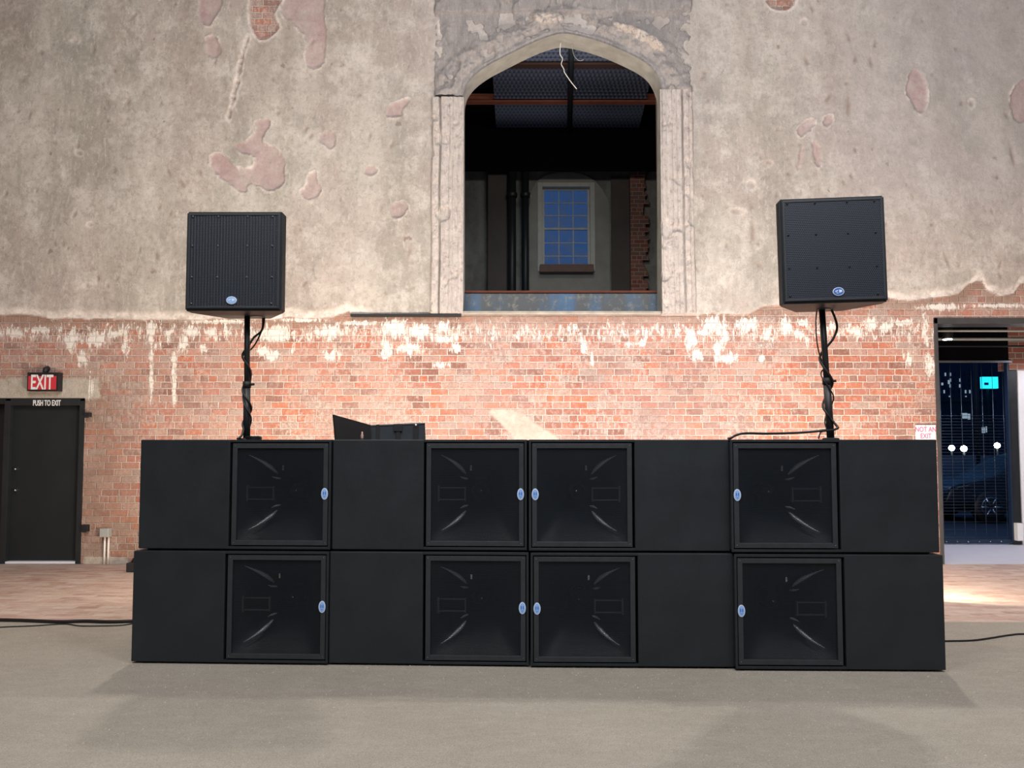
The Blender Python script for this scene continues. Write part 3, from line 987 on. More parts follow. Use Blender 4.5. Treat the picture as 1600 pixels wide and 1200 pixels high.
# ================================================================== right doorway and the gate
mb = MB()
fz = dr_top
mb.box(dr_x0, dr_x0 + 0.045, DW - 0.02, DW + 0.28, 0, fz, 0.003)
mb.box(dr_x0, dr_x1, DW - 0.02, DW + 0.28, fz - 0.075, fz, 0.003)
mb.box(dr_x1 - 0.06, dr_x1, DW - 0.02, DW + 0.28, 0, fz, 0.003)
struct(mb.build('trim_8', simple('worn_steel_frame', (0.075, 0.075, 0.08), 0.45, 0.3, 0.3, 8)))
GY = 11.65
gx0 = 5.2; gx1 = P(1592, 700, GY).x; gtop = P(1500, 566, GY).z
VX1 = 10.0
mb = MB(); mb.box(4.6, VX1, DW, GY + 0.25, -0.1, -0.001); struct(mb.build('floor_vestibule', M['slab']))
mb = MB(); mb.box(4.6, VX1, DW + 0.28, GY, 3.30, 3.4); struct(mb.build('ceiling_vestibule', M['black']))
mb = MB(); mb.box(4.5, 4.6, DW + 0.02, GY, -0.1, 3.4); struct(mb.build('wall_vestibule_left', M['hallwall']))
mb = MB(); mb.box(VX1, VX1 + 0.1, DW + 0.02, GY, -0.1, 3.4); struct(mb.build('wall_vestibule_right', M['hallwall']))
mb = MB(); mb.box(gx1 + 0.02, VX1, GY, GY + 0.25, 0, P(1590, 578, GY).z); struct(mb.build('wall_vestibule_white', M['white']))


def plain_brick():
    t = NT('plain_brick')
    s = t.sep()
    bc, bf, v = brick_nodes(t, t.comb(s[0], s[2]), [(0.30, 0.10, 0.07), (0.26, 0.13, 0.10), (0.34, 0.14, 0.10)], (0.42, 0.35, 0.30))
    return t.done(bc, 0.9, t.bump(t.math('SUBTRACT', 1.0, bf), 0.6, 0.01))


M['pbrick'] = plain_brick()
mb = MB(); mb.box(gx1 - 0.12, VX1, GY - 0.02, GY + 0.25, P(1590, 578, GY).z, 3.3); struct(mb.build('wall_vestibule_brick', M['pbrick']))
mb = MB(); mb.box(4.6, gx1 - 0.125, GY - 0.02, GY + 0.25, gtop + 0.02, 3.3); struct(mb.build('trim_9', M['pitch']))
mb = MB(); mb.box(4.6, gx1 - 0.1, GY - 0.05, GY - 0.02, gtop - 0.01, gtop + 0.02); struct(mb.build('trim_10', M['alu']))

# conduits and lamp under the vestibule ceiling
for i, (y, Yc, r, lab) in enumerate(((517, 10.5, 0.016, 'thin dark grey conduit nearest the doorway lintel under the dark ceiling'),
                                     (530, 11.0, 0.022, 'pale pipe under the dark ceiling passing the round lamp'),
                                     (541, 11.4, 0.014, 'thin dark conduit just above the black header over the gate'))):
    c = P(1500, y, Yc)
    o = MB().tube([(4.7, Yc, c.z), (9.9, Yc, c.z)], r, 8).build('ceiling_conduit', M['grey'] if i != 2 else M['steel'])
    tag(o, lab, 'pipe')
c = P(1480.5, 530, 10.75)
lp = thing('overhead_light', 'small round downlight glowing under the dark ceiling inside the right doorway', 'lamp', c)
MB().lathe([(0.062, 0.0), (0.07, 0.03), (0.07, 0.15), (0.03, 0.19), (0.012, 0.20), (0.012, 3.30 - c.z)], (0, 0, 0), 'Z', 20).build('lamp_housing', M['black'], lp)
MB().lathe([(0.058, -0.008), (0.058, 0.0)], (0, 0, 0), 'Z', 20).build('bulb_face', emitter('lamp_glow', (1, 1, 1), 25), lp)
spot('vestibule_light', (c.x, c.y, c.z - 0.03), (c.x + 0.2, c.y + 0.2, 0), 110, (0.86, 0.88, 1.0), 150, 0.5, 0.06)
spot('vestibule_light', (8.3, 10.8, 3.05), (8.0, 11.0, 0), 60, (0.93, 0.92, 1.0), 150, 0.5, 0.06)

gate = thing('security_gate', 'dark roll-down mesh security gate closing the right doorway to the street', 'gate', (0, GY, 0))
gl = 4.65
mb = MB()
mb.box(gx1 - 0.13, gx1 + 0.0, 0.0, 0.10, 0.0, gtop, 0.004)
mb.build('side_post', M['steel'], gate)
MB().box(gx1 - 0.155, gx1 - 0.13, -0.02, 0.06, 0.05, gtop, 0.002).build('guide_rail', simple('blue_steel', (0.03, 0.05, 0.09), 0.4, 0.5), gate)
zb0 = P(1500, 846, GY).z; zb1 = P(1500, 817, GY).z
M['gatebar'] = simple('gate_bar', (0.025, 0.045, 0.08), 0.4, 0.4)
MB().box(gl, gx1 - 0.13, 0.01, 0.05, 0.012, 0.075, 0.003).build('bottom_bar', M['gatebar'], gate)
k = 0
M['wire'] = simple('gate_wire', (0.10, 0.13, 0.18), 0.35, 0.7)
xv = P(1473, 700, GY).x - 0.16 * 11
while xv < gx1 - 0.14:
    MB().tube([(xv, 0.03, 0.06), (xv, 0.03, gtop)], 0.0035, 6).build('vertical_wire', M['wire'], gate)
    xv += 0.16
zz = 0.11
i = 0
while zz < gtop - 0.05:
    if zz < 1.95:
        MB().tube([(gl, 0.022, zz), (gx1 - 0.13, 0.022, zz)], 0.0028 if zz > 0.36 else 0.002, 6, True).build('horizontal_wire', M['wire'], gate)
    zz += 0.0465 if zz > 0.34 else 0.115
for i in range(14):
    xr = gl + 1.4 + i * 0.165
    if xr < gx1 - 0.15:
        MB().lathe([(0.0, -0.004), (0.008, -0.003), (0.009, 0.01)], (xr, 0.008, 0.045), 'Y', 8, False).build('rivet', M['chrome'], gate)
c = P(1591, 832, GY - 0.05)
bx_ = thing('wall_cabinet', 'small white electrical box at foot of white wall right of the gate', 'box', (c.x, GY - 0.0, c.z))
MB().box(-0.04, 0.05, -0.10, 0, -0.12, 0.14, 0.004).build('casing', M['cream'], bx_)
MB().box(-0.032, 0.042, -0.106, -0.10, -0.11, 0.13, 0.003).build('box_door', M['white'], bx_)

# "not an exit" sign on the brick beside the doorway
YS = DW - 0.03
a = P(1430, 664, YS); b = P(1462.5, 692, YS)
ns = thing('notice_sign', 'white sign with pink-red lettering NOT AN EXIT beside the right doorway', 'sign', ((a.x + b.x) / 2, YS, (a.z + b.z) / 2))
w2 = (b.x - a.x) / 2; h2 = (a.z - b.z) / 2
MB().box(-w2, w2, -0.004, 0.004, -h2, h2, 0.0035).build('plate', M['white'], ns)
tx = text_mesh('lettering', 'NOT AN\nEXIT', 0.088, 0.001, M['magenta'], ns, 0.78, 0.001)
tx.location = (0, -0.0055, 0.012)
MB().lathe([(0.0, -0.004), (0.005, -0.003), (0.006, 0.0)], (0, -0.004, h2 - 0.012), 'Y', 8, False).build('screw', M['screw'], ns)
MB().lathe([(0.006, 0), (0.006, 0.03)], (0, 0.0, h2 - 0.012), 'Y', 8).build('standoff', M['screw'], ns)

# ------------------------------------------------------------------ the street beyond the gate
mb = MB(); mb.box(2, 60, GY + 0.25, 90, -0.25, -0.15); struct(mb.build('street_ground', simple('asphalt', (0.06, 0.07, 0.09), 0.7, 0, 0.2, 2)))


def lit_windows(name, base, seed):
    t = NT(name)
    return t.done(base, 0.7)


M['bldg'] = simple('night_building', (0.015, 0.02, 0.035), 0.8)
M['bldg2'] = simple('night_tower', (0.02, 0.03, 0.06), 0.7)
M['winlit'] = emitter('lit_window', (0.6, 0.8, 1.0), 0.4)
M['windark'] = simple('dark_window', (0.01, 0.015, 0.03), 0.2)


def building(label, x0, x1, Y, z1, wins, mat, dep=8, group=None):
    r = thing('office_building', label, 'building', ((x0 + x1) / 2, Y, -0.15), 0, group)
    mb = MB(); w = (x1 - x0) / 2
    mb.box(-w, w, 0, dep, 0, z1 + 0.15, 0)
    mb.box(-w - 0.1, w + 0.1, -0.1, dep + 0.1, z1 + 0.15, z1 + 0.4)
    mb.build('facade', mat, r)
    for (px, py, pw, ph, lit) in wins:
        c = P(px, py, Y)
        cx = c.x - r.location.x; cz = c.z + 0.15; ww = pw * Y / 1200 / 2; hh_ = ph * Y / 1200 / 2
        MB().box(cx - ww, cx + ww, -0.06, 0.02, cz - hh_, cz + hh_).build('lit_window' if lit else 'window', M['winlit'] if lit else M['windark'], r)
    return r


YB = 40
building('low dark office block across the street with two lit windows', P(1420, 600, YB).x, P(1556, 600, YB).x, YB, P(1500, 628, YB).z,
         [(1507, 650, 7, 9, True), (1513.5, 651, 3, 9, True), (1536, 672, 4, 9, True), (1542, 671, 4, 9, True), (1500, 652, 4, 12, False), (1553, 650, 4, 10, False),
          (1490, 650, 5, 10, False), (1525, 675, 5, 10, False), (1475, 650, 6, 10, False), (1508, 690, 8, 6, False), (1553, 665, 3, 8, False)], M['bldg'])
YT = 60
wins = []
r3 = random.Random(5)
for px in range(1468, 1556, 8):
    for py in range(585, 622, 9):
        wins.append((px + r3.uniform(-1, 1), py, 1.6, 5, r3.random() < 0.22 and px < 1530))
wins += [(1482.5, 597, 3, 6, True), (1472, 600, 2.5, 4, True)]
building('tall dark tower far behind with scattered lit windows', P(1400, 600, YT).x, P(1640, 600, YT).x, YT, P(1500, 520, YT).z, wins, M['bldg2'], 12)

YC = 38
a = P(1533, 589, YC); b = P(1558, 607, YC)
cs = thing('illuminated_sign', 'bright cyan illuminated sign panel high on the building across the street', 'sign', ((a.x + b.x) / 2, YC, a.z))
MB().box(-(b.x - a.x) / 2, -0.02, -0.1, 0.1, b.z - a.z, 0).build('left_panel', emitter('cyan_glow', (0.02, 0.75, 0.95), 1.3), cs)
MB().box(0.02, (b.x - a.x) / 2, -0.1, 0.1, b.z - a.z, 0).build('right_panel', emitter('cyan_glow_b', (0.02, 0.82, 0.95), 1.35), cs)
MB().box(-0.05, 0.05, 0.1, 0.2, -a.z - 0.15, 0).build('post', M['steel'], cs)
MB().box(-(b.x - a.x) / 2 + 0.08, -0.1, -0.115, -0.10, (b.z - a.z) * 0.72, (b.z - a.z) * 0.5).build('dark_strip', simple('sign_band', (0.02, 0.3, 0.5), 0.5), cs)

for (px, py, Y, lab) in ((1487, 700, 26, 'white globe street light seen through gate, leftmost of three'),
                         (1506, 701, 24, 'brightest white globe street light, middle one seen through the gate'),
                         (1558, 696, 26, 'white globe street light nearest the right post of the gate')):
    c = P(px, py, Y)
    s = thing('street_light', lab, 'street light', (c.x, Y, -0.15))
    MB().lathe([(0.001, c.z + 0.15 - 0.10), (0.07, c.z + 0.15 - 0.07), (0.10, c.z + 0.15), (0.07, c.z + 0.15 + 0.07), (0.001, c.z + 0.15 + 0.10)], (0, 0, 0), 'Z', 14, False).build('globe', emitter('street_globe', (0.85, 1, 0.95), 14), s)
    MB().tube([(0, 0, 0), (0, 0, c.z + 0.06)], 0.035, 8).build('post', M['steel'], s)
spot('street_glow', (9.5, 13.5, 5), (10.5, 17.5, 0), 60, (0.45, 0.65, 1.0), 140, 0.5, 0.3)
spot('street_glow', (6.5, 13.6, 5), (8.2, 14.6, 0), 60, (0.30, 0.50, 1.0), 130, 0.5, 0.2)

# low wall band at the far kerb
Y = 22
a = P(1460, 712, Y); b = P(1600, 724, Y)
o = MB().box(a.x - 3, b.x + 6, Y, Y + 0.3, -0.15, P(1500, 712, Y).z).build('low_wall', simple('kerb_wall', (0.22, 0.24, 0.28), 0.8))
tag(o, 'low grey wall across the street behind the parked cars', 'wall')
c = P(1528, 700, 20)
o = MB().tube([(c.x, 20, -0.15), (c.x, 20, 6)], 0.05, 12).build('street_pole', M['steel'])
tag(o, 'tall thin pole standing behind the parked black car', 'pole')


# ------------------------------------------------------------------ cars
def make_car(label):
    """side profile along x (front at +x), width along y; origin on the ground at the centre"""
    r = thing('car', label, 'car', (0, 0, -0.15), 0)
    prof = [(-2.2, 0.28), (-2.25, 0.55), (-2.18, 0.86), (-2.05, 0.95), (-1.55, 1.00), (-0.95, 1.40), (-0.3, 1.47), (0.35, 1.42), (1.05, 1.00), (1.85, 0.86),
            (2.15, 0.74), (2.25, 0.5), (2.2, 0.26)]
    # body built as lofted cross sections
    mb = MB(); bm = mb.bm
    tops = smooth_path(prof[1:-1], 4)
    secs = []
    for (x, z) in tops:
        roof = max(0.0, min(1.0, (z - 0.98) / 0.42))
        endr = 1 - 0.14 * max(0, abs(x) - 1.7) / 0.55
        wb = 0.88 * endr; wt = wb * (1 - 0.26 * roof)
        zb = 0.24
        zs_ = min(z, 0.9)
        ring = [(-wb * 0.96, zb), (-wb, zb + 0.2), (-wb, zs_ * 0.75 + 0.1), (-wb * 0.96, zs_ * 0.98), (-wt * 0.95, z - 0.03 if roof > 0 else z - 0.02), (-wt * 0.6, z),
                (wt * 0.6, z), (wt * 0.95, z - 0.03 if roof > 0 else z - 0.02), (wb * 0.96, zs_ * 0.98), (wb, zs_ * 0.75 + 0.1), (wb, zb + 0.2), (wb * 0.96, zb)]
        secs.append([bm.verts.new((x, y, zq)) for y, zq in ring])
    for A, B in zip(secs[:-1], secs[1:]):
        for k in range(len(A)):
            f = bm.faces.new((A[k], A[(k + 1) % len(A)], B[(k + 1) % len(A)], B[k])); f.smooth = True
    bm.faces.new(secs[0]); bm.faces.new(secs[-1][::-1])
    mb.build('car_body', simple('car_paint', (0.006, 0.007, 0.010), 0.28, 0.0, 0.05, 5, 0.0, 0.5), r)
    glass = simple('car_glass', (0.008, 0.010, 0.014), 0.06, 0, 0.05, 5, 0, 1.0)
    for s in (-1, 1):
        MB().prism([(-1.35, 1.03), (-0.92, 1.33), (-0.3, 1.38), (-0.3, 1.0)], s * 0.80, s * 0.70).build('side_window', glass, r)
        MB().prism([(-0.22, 1.0), (-0.22, 1.38), (0.3, 1.35), (0.9, 1.02)], s * 0.80, s * 0.70).build('side_window', glass, r)
        MB().box(1.98, 2.16, s * 0.45, s * 0.74, 0.62, 0.76, 0.02).build('headlamp', simple('headlamp_lens', (0.5, 0.55, 0.62), 0.1, 0.5), r)
        MB().box(-2.24, -2.10, s * 0.45, s * 0.74, 0.62, 0.78, 0.02).build('tail_lamp', simple('tail_lens', (0.25, 0.02, 0.02), 0.2), r)
        for x in (-1.35, 1.38):
            w = MB()
            w.lathe([(0.20, 0.0), (0.33, 0.0), (0.345, 0.03), (0.345, 0.19), (0.33, 0.22), (0.20, 0.22)], (x, s * 0.90 - (0.0 if s < 0 else 0.22), 0.345), 'Y', 28)
            wo = w.build('wheel', M['rubber'], r)
            sp = MB()
            yo = s * 0.905
            for k in range(6):
                aa = k * PI / 3
                sp.tube([(x + 0.05 * math.cos(aa), yo, 0.345 + 0.05 * math.sin(aa)), (x + 0.22 * math.cos(aa), yo, 0.345 + 0.22 * math.sin(aa))], 0.022, 6)
            sp.lathe([(0.2, -0.02), (0.225, 0.0), (0.2, 0.02)], (x, yo, 0.345), 'Y', 24, False)
            sp.lathe([(0.001, -0.03), (0.05, -0.02), (0.055, 0.02)], (x, yo, 0.345), 'Y', 12, False)
            sp.build('wheel_rim', M['chrome'], wo)
    return r


car = make_car('black parked car with bright alloy wheel right behind the mesh gate')
wc = G(1549, 812, -0.15)
wp = P(1549, 800, 16.2)
car.location = (wp.x + 1.38, 16.2 + 0.9, -0.15)
car.rotation_euler = (0, 0, R(180))
car2 = copy_tree(car)
car2['label'] = 'second dark parked car half hidden left of the black car, behind the gate'
car2.location = (P(1488, 750, 18.9).x - 2.25, 19.8, -0.15)
car2.rotation_euler = (0, 0, 0)

# ================================================================== the room behind the arched opening
BY = 16.0
RX0, RX1 = -3.2, 5.4
RZ0, RZ1 = SILL_Z - 0.05, 8.3


def old_room_wall():
    t = NT('old_room_plaster')
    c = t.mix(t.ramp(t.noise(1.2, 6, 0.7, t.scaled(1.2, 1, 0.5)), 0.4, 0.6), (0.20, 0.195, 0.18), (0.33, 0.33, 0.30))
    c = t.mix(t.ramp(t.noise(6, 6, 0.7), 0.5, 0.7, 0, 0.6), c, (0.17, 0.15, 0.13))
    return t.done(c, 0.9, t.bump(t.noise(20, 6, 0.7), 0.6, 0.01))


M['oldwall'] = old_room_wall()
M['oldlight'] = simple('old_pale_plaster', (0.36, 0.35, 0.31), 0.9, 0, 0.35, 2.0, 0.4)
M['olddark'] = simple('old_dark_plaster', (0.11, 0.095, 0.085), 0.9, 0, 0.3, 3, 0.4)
# window hole in the far wall
wx0, wx1 = P(840, 350, BY).x, P(929, 350, BY).x
wz0, wz1 = P(880, 425, BY).z, P(880, 287, BY).z
mb = MB()
mb.box(RX0, wx0, BY, BY + 0.3, RZ0, RZ1); mb.box(wx1, RX1, BY, BY + 0.3, RZ0, RZ1)
mb.box(wx0, wx1, BY, BY + 0.3, RZ0, wz0); mb.box(wx0, wx1, BY, BY + 0.3, wz1, RZ1)
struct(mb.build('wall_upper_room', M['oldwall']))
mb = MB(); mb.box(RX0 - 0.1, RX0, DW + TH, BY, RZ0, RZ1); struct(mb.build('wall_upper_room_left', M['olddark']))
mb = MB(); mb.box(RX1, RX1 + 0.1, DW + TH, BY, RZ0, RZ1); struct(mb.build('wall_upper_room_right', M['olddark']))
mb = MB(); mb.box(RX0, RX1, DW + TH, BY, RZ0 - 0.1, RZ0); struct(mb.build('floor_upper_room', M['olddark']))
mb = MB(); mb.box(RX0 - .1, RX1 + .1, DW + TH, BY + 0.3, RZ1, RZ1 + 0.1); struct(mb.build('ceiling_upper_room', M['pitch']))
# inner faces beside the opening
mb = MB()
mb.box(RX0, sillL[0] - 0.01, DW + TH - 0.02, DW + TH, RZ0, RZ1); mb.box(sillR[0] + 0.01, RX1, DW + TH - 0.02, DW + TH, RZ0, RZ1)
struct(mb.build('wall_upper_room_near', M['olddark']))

# shallow arched plaster panel round the window
pts = [(826, 470), (826, 330), (830, 300), (842, 282), (860, 273), (885, 270), (910, 274), (930, 285), (945, 305), (953, 335), (953, 470)]
poly = [(P(a, b, BY).x, P(a, b, BY).z) for a, b in pts]
me_path = smooth_path(poly, 4)
mb = MB()
# panel with the window cut out: left, right, above, below
outer = me_path


def arch_top(x):
    best = None
    for a, b in zip(outer[:-1], outer[1:]):
        if min(a[0], b[0]) - 1e-6 <= x <= max(a[0], b[0]) + 1e-6 and abs(b[0] - a[0]) > 1e-6:
            z = a[1] + (b[1] - a[1]) * (x - a[0]) / (b[0] - a[0])
            best = z if best is None else max(best, z)
    return best if best is not None else outer[0][1]


zbot = poly[0][1]
xsP = sorted(set([poly[0][0] + 0.001, wx0, wx1, poly[-1][0] - 0.001] + list(np.linspace(poly[0][0] + 0.002, poly[-1][0] - 0.002, 40))))
for a, b in zip(xsP[:-1], xsP[1:]):
    xm = (a + b) / 2
    za, zb_ = arch_top(a), arch_top(b)
    if wx0 <= xm <= wx1:
        mb.prism([(a, zbot), (b, zbot), (b, wz0), (a, wz0)], BY - 0.05, BY)
        mb.prism([(a, wz1), (b, wz1), (b, zb_), (a, za)], BY - 0.05, BY)
    else:
        mb.prism([(a, zbot), (b, zbot), (b, zb_), (a, za)], BY - 0.05, BY)
struct(mb.build('trim_11', M['oldlight']))
# dark pilaster and brick strip
for nm, (xa, xb), mt, dep in (('trim_12', (763, 792), M['olddark'], 0.25), ('trim_13', (984, 1006), M['pbrick'], 0.12), ('trim_14', (955, 983), M['olddark'], 0.06)):
    mb = MB(); xa = P(xa, 380, BY).x; xb = P(xb, 380, BY).x
    if nm == 'trim_13':
        zz = RZ0; rr = random.Random(3)
        while zz < P(900, 268, BY).z:
            j = rr.uniform(-0.05, 0.10)
            mb.box(xa, xb + j, BY - dep, BY, zz, zz + 0.085); zz += 0.085
    else:
        mb.box(xa, xb, BY - dep, BY, RZ0, P(900, 278, BY).z)
    struct(mb.build(nm, mt))

# sash window
win = bpy.data.objects.new('window_1', None); COL.objects.link(win); struct(win)
fw = 0.10
mb = MB()
yy0, yy1 = BY - 0.08, BY + 0.10
mb.box(wx0, wx0 + fw, yy0, yy1, wz0, wz1, 0.006); mb.box(wx1 - fw, wx1, yy0, yy1, wz0, wz1, 0.006)
mb.box(wx0 + fw, wx1 - fw, yy0, yy1, wz1 - 0.09, wz1, 0.006)
mb.build('window_frame', M['sash'], win)
ix0, ix1, iz0, iz1 = wx0 + fw, wx1 - fw, wz0 + 0.02, wz1 - 0.09
zm = P(880, 357, BY).z
sm_ = 0.045
for (za, zb_, yo) in ((iz0, zm + 0.02, 0.02), (zm - 0.02, iz1, 0.05)):
    mb = MB()
    mb.box(ix0, ix0 + sm_, BY + yo, BY + yo + 0.03, za, zb_); mb.box(ix1 - sm_, ix1, BY + yo, BY + yo + 0.03, za, zb_)
    mb.box(ix0 + sm_, ix1 - sm_, BY + yo, BY + yo + 0.03, za, za + 0.04); mb.box(ix0 + sm_, ix1 - sm_, BY + yo, BY + yo + 0.03, zb_ - 0.04, zb_)
    for k in (1, 2):
        xx = ix0 + sm_ + (ix1 - ix0 - 2 * sm_) * k / 3
        mb.box(xx - 0.010, xx + 0.010, BY + yo + 0.003, BY + yo + 0.027, za + 0.04, zb_ - 0.04)
        zz = za + 0.04 + (zb_ - za - 0.08) * k / 3
        mb.box(ix0 + sm_, ix1 - sm_, BY + yo + 0.005, BY + yo + 0.025, zz - 0.009, zz + 0.009)
    sash = mb.build('sash', M['sash'], win)
    t = NT('old_glass')
    f = t.noise(5, 5, 0.7)
    tr = t.n('ShaderNodeBsdfTransparent', {0: (0.8, 0.9, 1.0, 1)})
    t.done((0.35, 0.4, 0.5), 0.5)
    mx = t.n('ShaderNodeMixShader', {0: t.ramp(f, 0.35, 0.75, 0.05, 0.45), 1: tr.outputs[0], 2: t.b.outputs[0]})
    t.t.links.new(mx.outputs[0], t.out.inputs[0])
    MB().box(ix0 + sm_ - 0.01, ix1 - sm_ + 0.01, BY + yo + 0.012, BY + yo + 0.016, za + 0.03, zb_ - 0.03).build('glass_panes', t.m, sash)
MB().box(P(843, 415, BY).x, P(926, 415, BY).x, BY - 0.22, BY + 0.02, P(880, 425, BY - .2).z, P(880, 413, BY - .2).z, 0.01).build('window_sill', M['wood'], win)

# pipes on the far wall
for px, r, lab in ((800, 0.085, 'black vertical drain pipe on the left in the dark room behind the arch'), (821, 0.075, 'black vertical pipe nearer the sash window in the dark room behind the arch')):
    c = P(px, 400, BY - 0.35)
    r_ = thing('drain_pipe', lab, 'pipe', (c.x, BY - 0.35, RZ0))
    MB().tube([(0, 0, 0), (0, 0, P(px, 268, BY - 0.35).z - RZ0)], r, 14).build('pipe_run', M['steel'], r_)
    zc = P(px, 305, BY - 0.35).z - RZ0
    MB().lathe([(r + 0.02, -0.05), (r + 0.03, -0.03), (r + 0.03, 0.03), (r + 0.02, 0.05)], (0, 0, zc), 'Z', 16).build('pipe_clamp', M['steel'], r_)
    MB().box(-0.11, 0.12, r - 0.01, r + 0.02, zc - 0.02, zc + 0.02).build('strap', M['grey'], r_)

# black girder with roof darkness put into its colour, deck and beams
gz0 = P(880, 290, BY - 0.4).z; gz1 = 8.05
mb = MB(); mb.box(RX0, RX1, BY - 0.45, BY - 0.40, P(880, 268, BY - 0.4).z, 8.1); struct(mb.build('trim_15', M['pitch']))
M['deck'] = perforated('pierced_deck', 0.16, 0.33, (0.10, 0.13, 0.22), False)
mb = MB(); bm = mb.bm
dx0, dx1 = P(775, 205, 15.4).x, P(1000, 205, 15.4).x
n = 150
rows = []
for i in range(n + 1):
    y = DW + 0.4 + (15.5 - DW - 0.4) * i / n
    z = 8.02 + 0.022 * math.sin(i * PI / 2)
    k_ = (y - 10.18) / 5.32
    xa_ = P(766, 150, 12.6).x * (1 - k_) * 0.8 + dx0 * (k_ + (1 - k_) * 0.2); xb_ = P(1003, 150, 12.6).x * (1 - k_) * 0.8 + dx1 * (k_ + (1 - k_) * 0.2)
    rows.append([bm.verts.new((xa_, y, z)), bm.verts.new((xb_, y, z))])
for a, b in zip(rows[:-1], rows[1:]):
    bm.faces.new((a[0], a[1], b[1], b[0]))


def deck_mat():
    t = NT('pierced_metal_deck')
    s = t.sep()
    u = t.math('FRACT', t.math('ADD', t.math('MULTIPLY', s[0], 13.0), t.math('MULTIPLY', t.math('MODULO', t.math('FLOOR', t.math('MULTIPLY', s[1], 7.5)), 2.0), 0.5))); v = t.math('FRACT', t.math('MULTIPLY', s[1], 7.5))
    d = t.math('ADD', t.math('ABSOLUTE', t.math('SUBTRACT', u, 0.5)), t.math('ABSOLUTE', t.math('SUBTRACT', v, 0.5)))
    m = t.ramp(d, 0.25, 0.75)
    c = t.mix(m, (0.012, 0.014, 0.022), (0.085, 0.10, 0.15))
    return t.done(c, 0.5)


deck = mb.build('ceiling_deck', deck_mat()); struct(deck)
for (yp, Yc, lab, mat) in ((155, 14.2, 'rusty red steel beam crossing below the metal deck behind the arch', M['rust']),
                           (97, 12.8, 'dark steel beam crossing highest under the metal deck behind the arch', simple('dark_rust', (0.05, 0.02, 0.015), 0.8))):
    c = P(880, yp, Yc)
    bo = thing('steel_beam', lab, 'beam', (0, Yc, c.z))
    MB().box(RX0 + 0.02, RX1 - 0.02, -0.07, 0.07, -0.075, -0.055).build('lower_flange', mat, bo)
    MB().box(RX0 + 0.02, RX1 - 0.02, -0.012, 0.012, -0.055, 0.055).build('web', mat, bo)
    MB().box(RX0 + 0.02, RX1 - 0.02, -0.07, 0.07, 0.055, 0.075).build('upper_flange', mat, bo)
pa_ = P(893, 90, 12.2); pb_ = P(890, 205, 15.45)
o = MB().tube([(pa_.x - (pb_.x - pa_.x) * 0.6, 10.3, 7.93), (pb_.x, 15.45, 7.93)], 0.05, 4).build('purlin', M['steel']); tag(o, 'dark steel purlin running back along the middle of metal deck', 'beam')

# worn blue parapet just inside the opening
t = NT('worn_blue_panel')
n1 = t.noise(1.1, 5, 0.6, t.scaled(1.5, 1, 0.2, (2.2, 0, 0)))
c = t.mix(t.ramp(n1, 0.42, 0.52), (0.16, 0.30, 0.50), (0.20, 0.22, 0.23))
c = t.mix(t.ramp(t.noise(9, 7, 0.8), 0.52, 0.62, 0, 0.8), c, (0.46, 0.45, 0.40))
M['bluepanel'] = t.done(c, 0.7, t.bump(t.noise(30, 4), 0.3, 0.004))
PY = DW + TH + 0.04
pa = thing('parapet_panel', 'worn blue painted parapet panel across the foot of the arched opening', 'panel', ((sillL[0] + sillR[0]) / 2, PY, SILL_Z - 0.04))
hw = (sillR[0] - sillL[0]) / 2 + 0.12
ph = P(880, 458, PY).z - (SILL_Z - 0.04)
MB().box(-hw, hw, 0, 0.05, 0, ph).build('panel_board', M['bluepanel'], pa)
MB().box(-hw, hw, -0.02, 0.07, ph, ph + 0.03, 0.004).build('top_rail', M['rust'], pa)

# loose wires hanging from the arch crown
for pts, r, lab, m in (([(876, 74), (875, 84), (879, 92), (877, 100), (881, 108), (882, 113), (888, 122), (893, 129), (901, 139)], 0.006, 'long pale loose wire hanging from the crown of the arch', M['cream']),
                       ([(893, 75), (896, 84), (900, 91), (906, 95), (912, 93)], 0.003, 'short thin curled wire beside the long one under the arch crown', M['grey'])):
    q = [P(a, b, DW + 0.08) for a, b in pts]
    q[0].z += 0.06
    q = smooth_path([tuple(v) for v in q], 5)
    o = MB().tube(q, r, 6).build('hanging_wire', m); tag(o, lab, 'wire')

area('upper_room_fill', (1.0, 11.5, 7.6), (1.2, 16, 5.2), 1.5, 0.4, 20, (1.0, 0.96, 0.88))  # unseen fill lights added to brighten the far wall and deck
area('upper_room_fill', (0.2, 13.2, 4.0), (0.6, 14.5, 8.0), 1.5, 0.6, 4, (0.45, 0.6, 1.0))

# ================================================================== THE SUBWOOFER STACK
CW, CD, CH, FOOT = 1.366, 0.95, 0.755, 0.013


def ellipse(mb, cx, cz, rx, rz, y0, y1, n=28):
    mb.prism([(cx + rx * math.cos(2 * PI * k / n), cz + rz * math.sin(2 * PI * k / n)) for k in range(n)], y0, y1)
    return mb


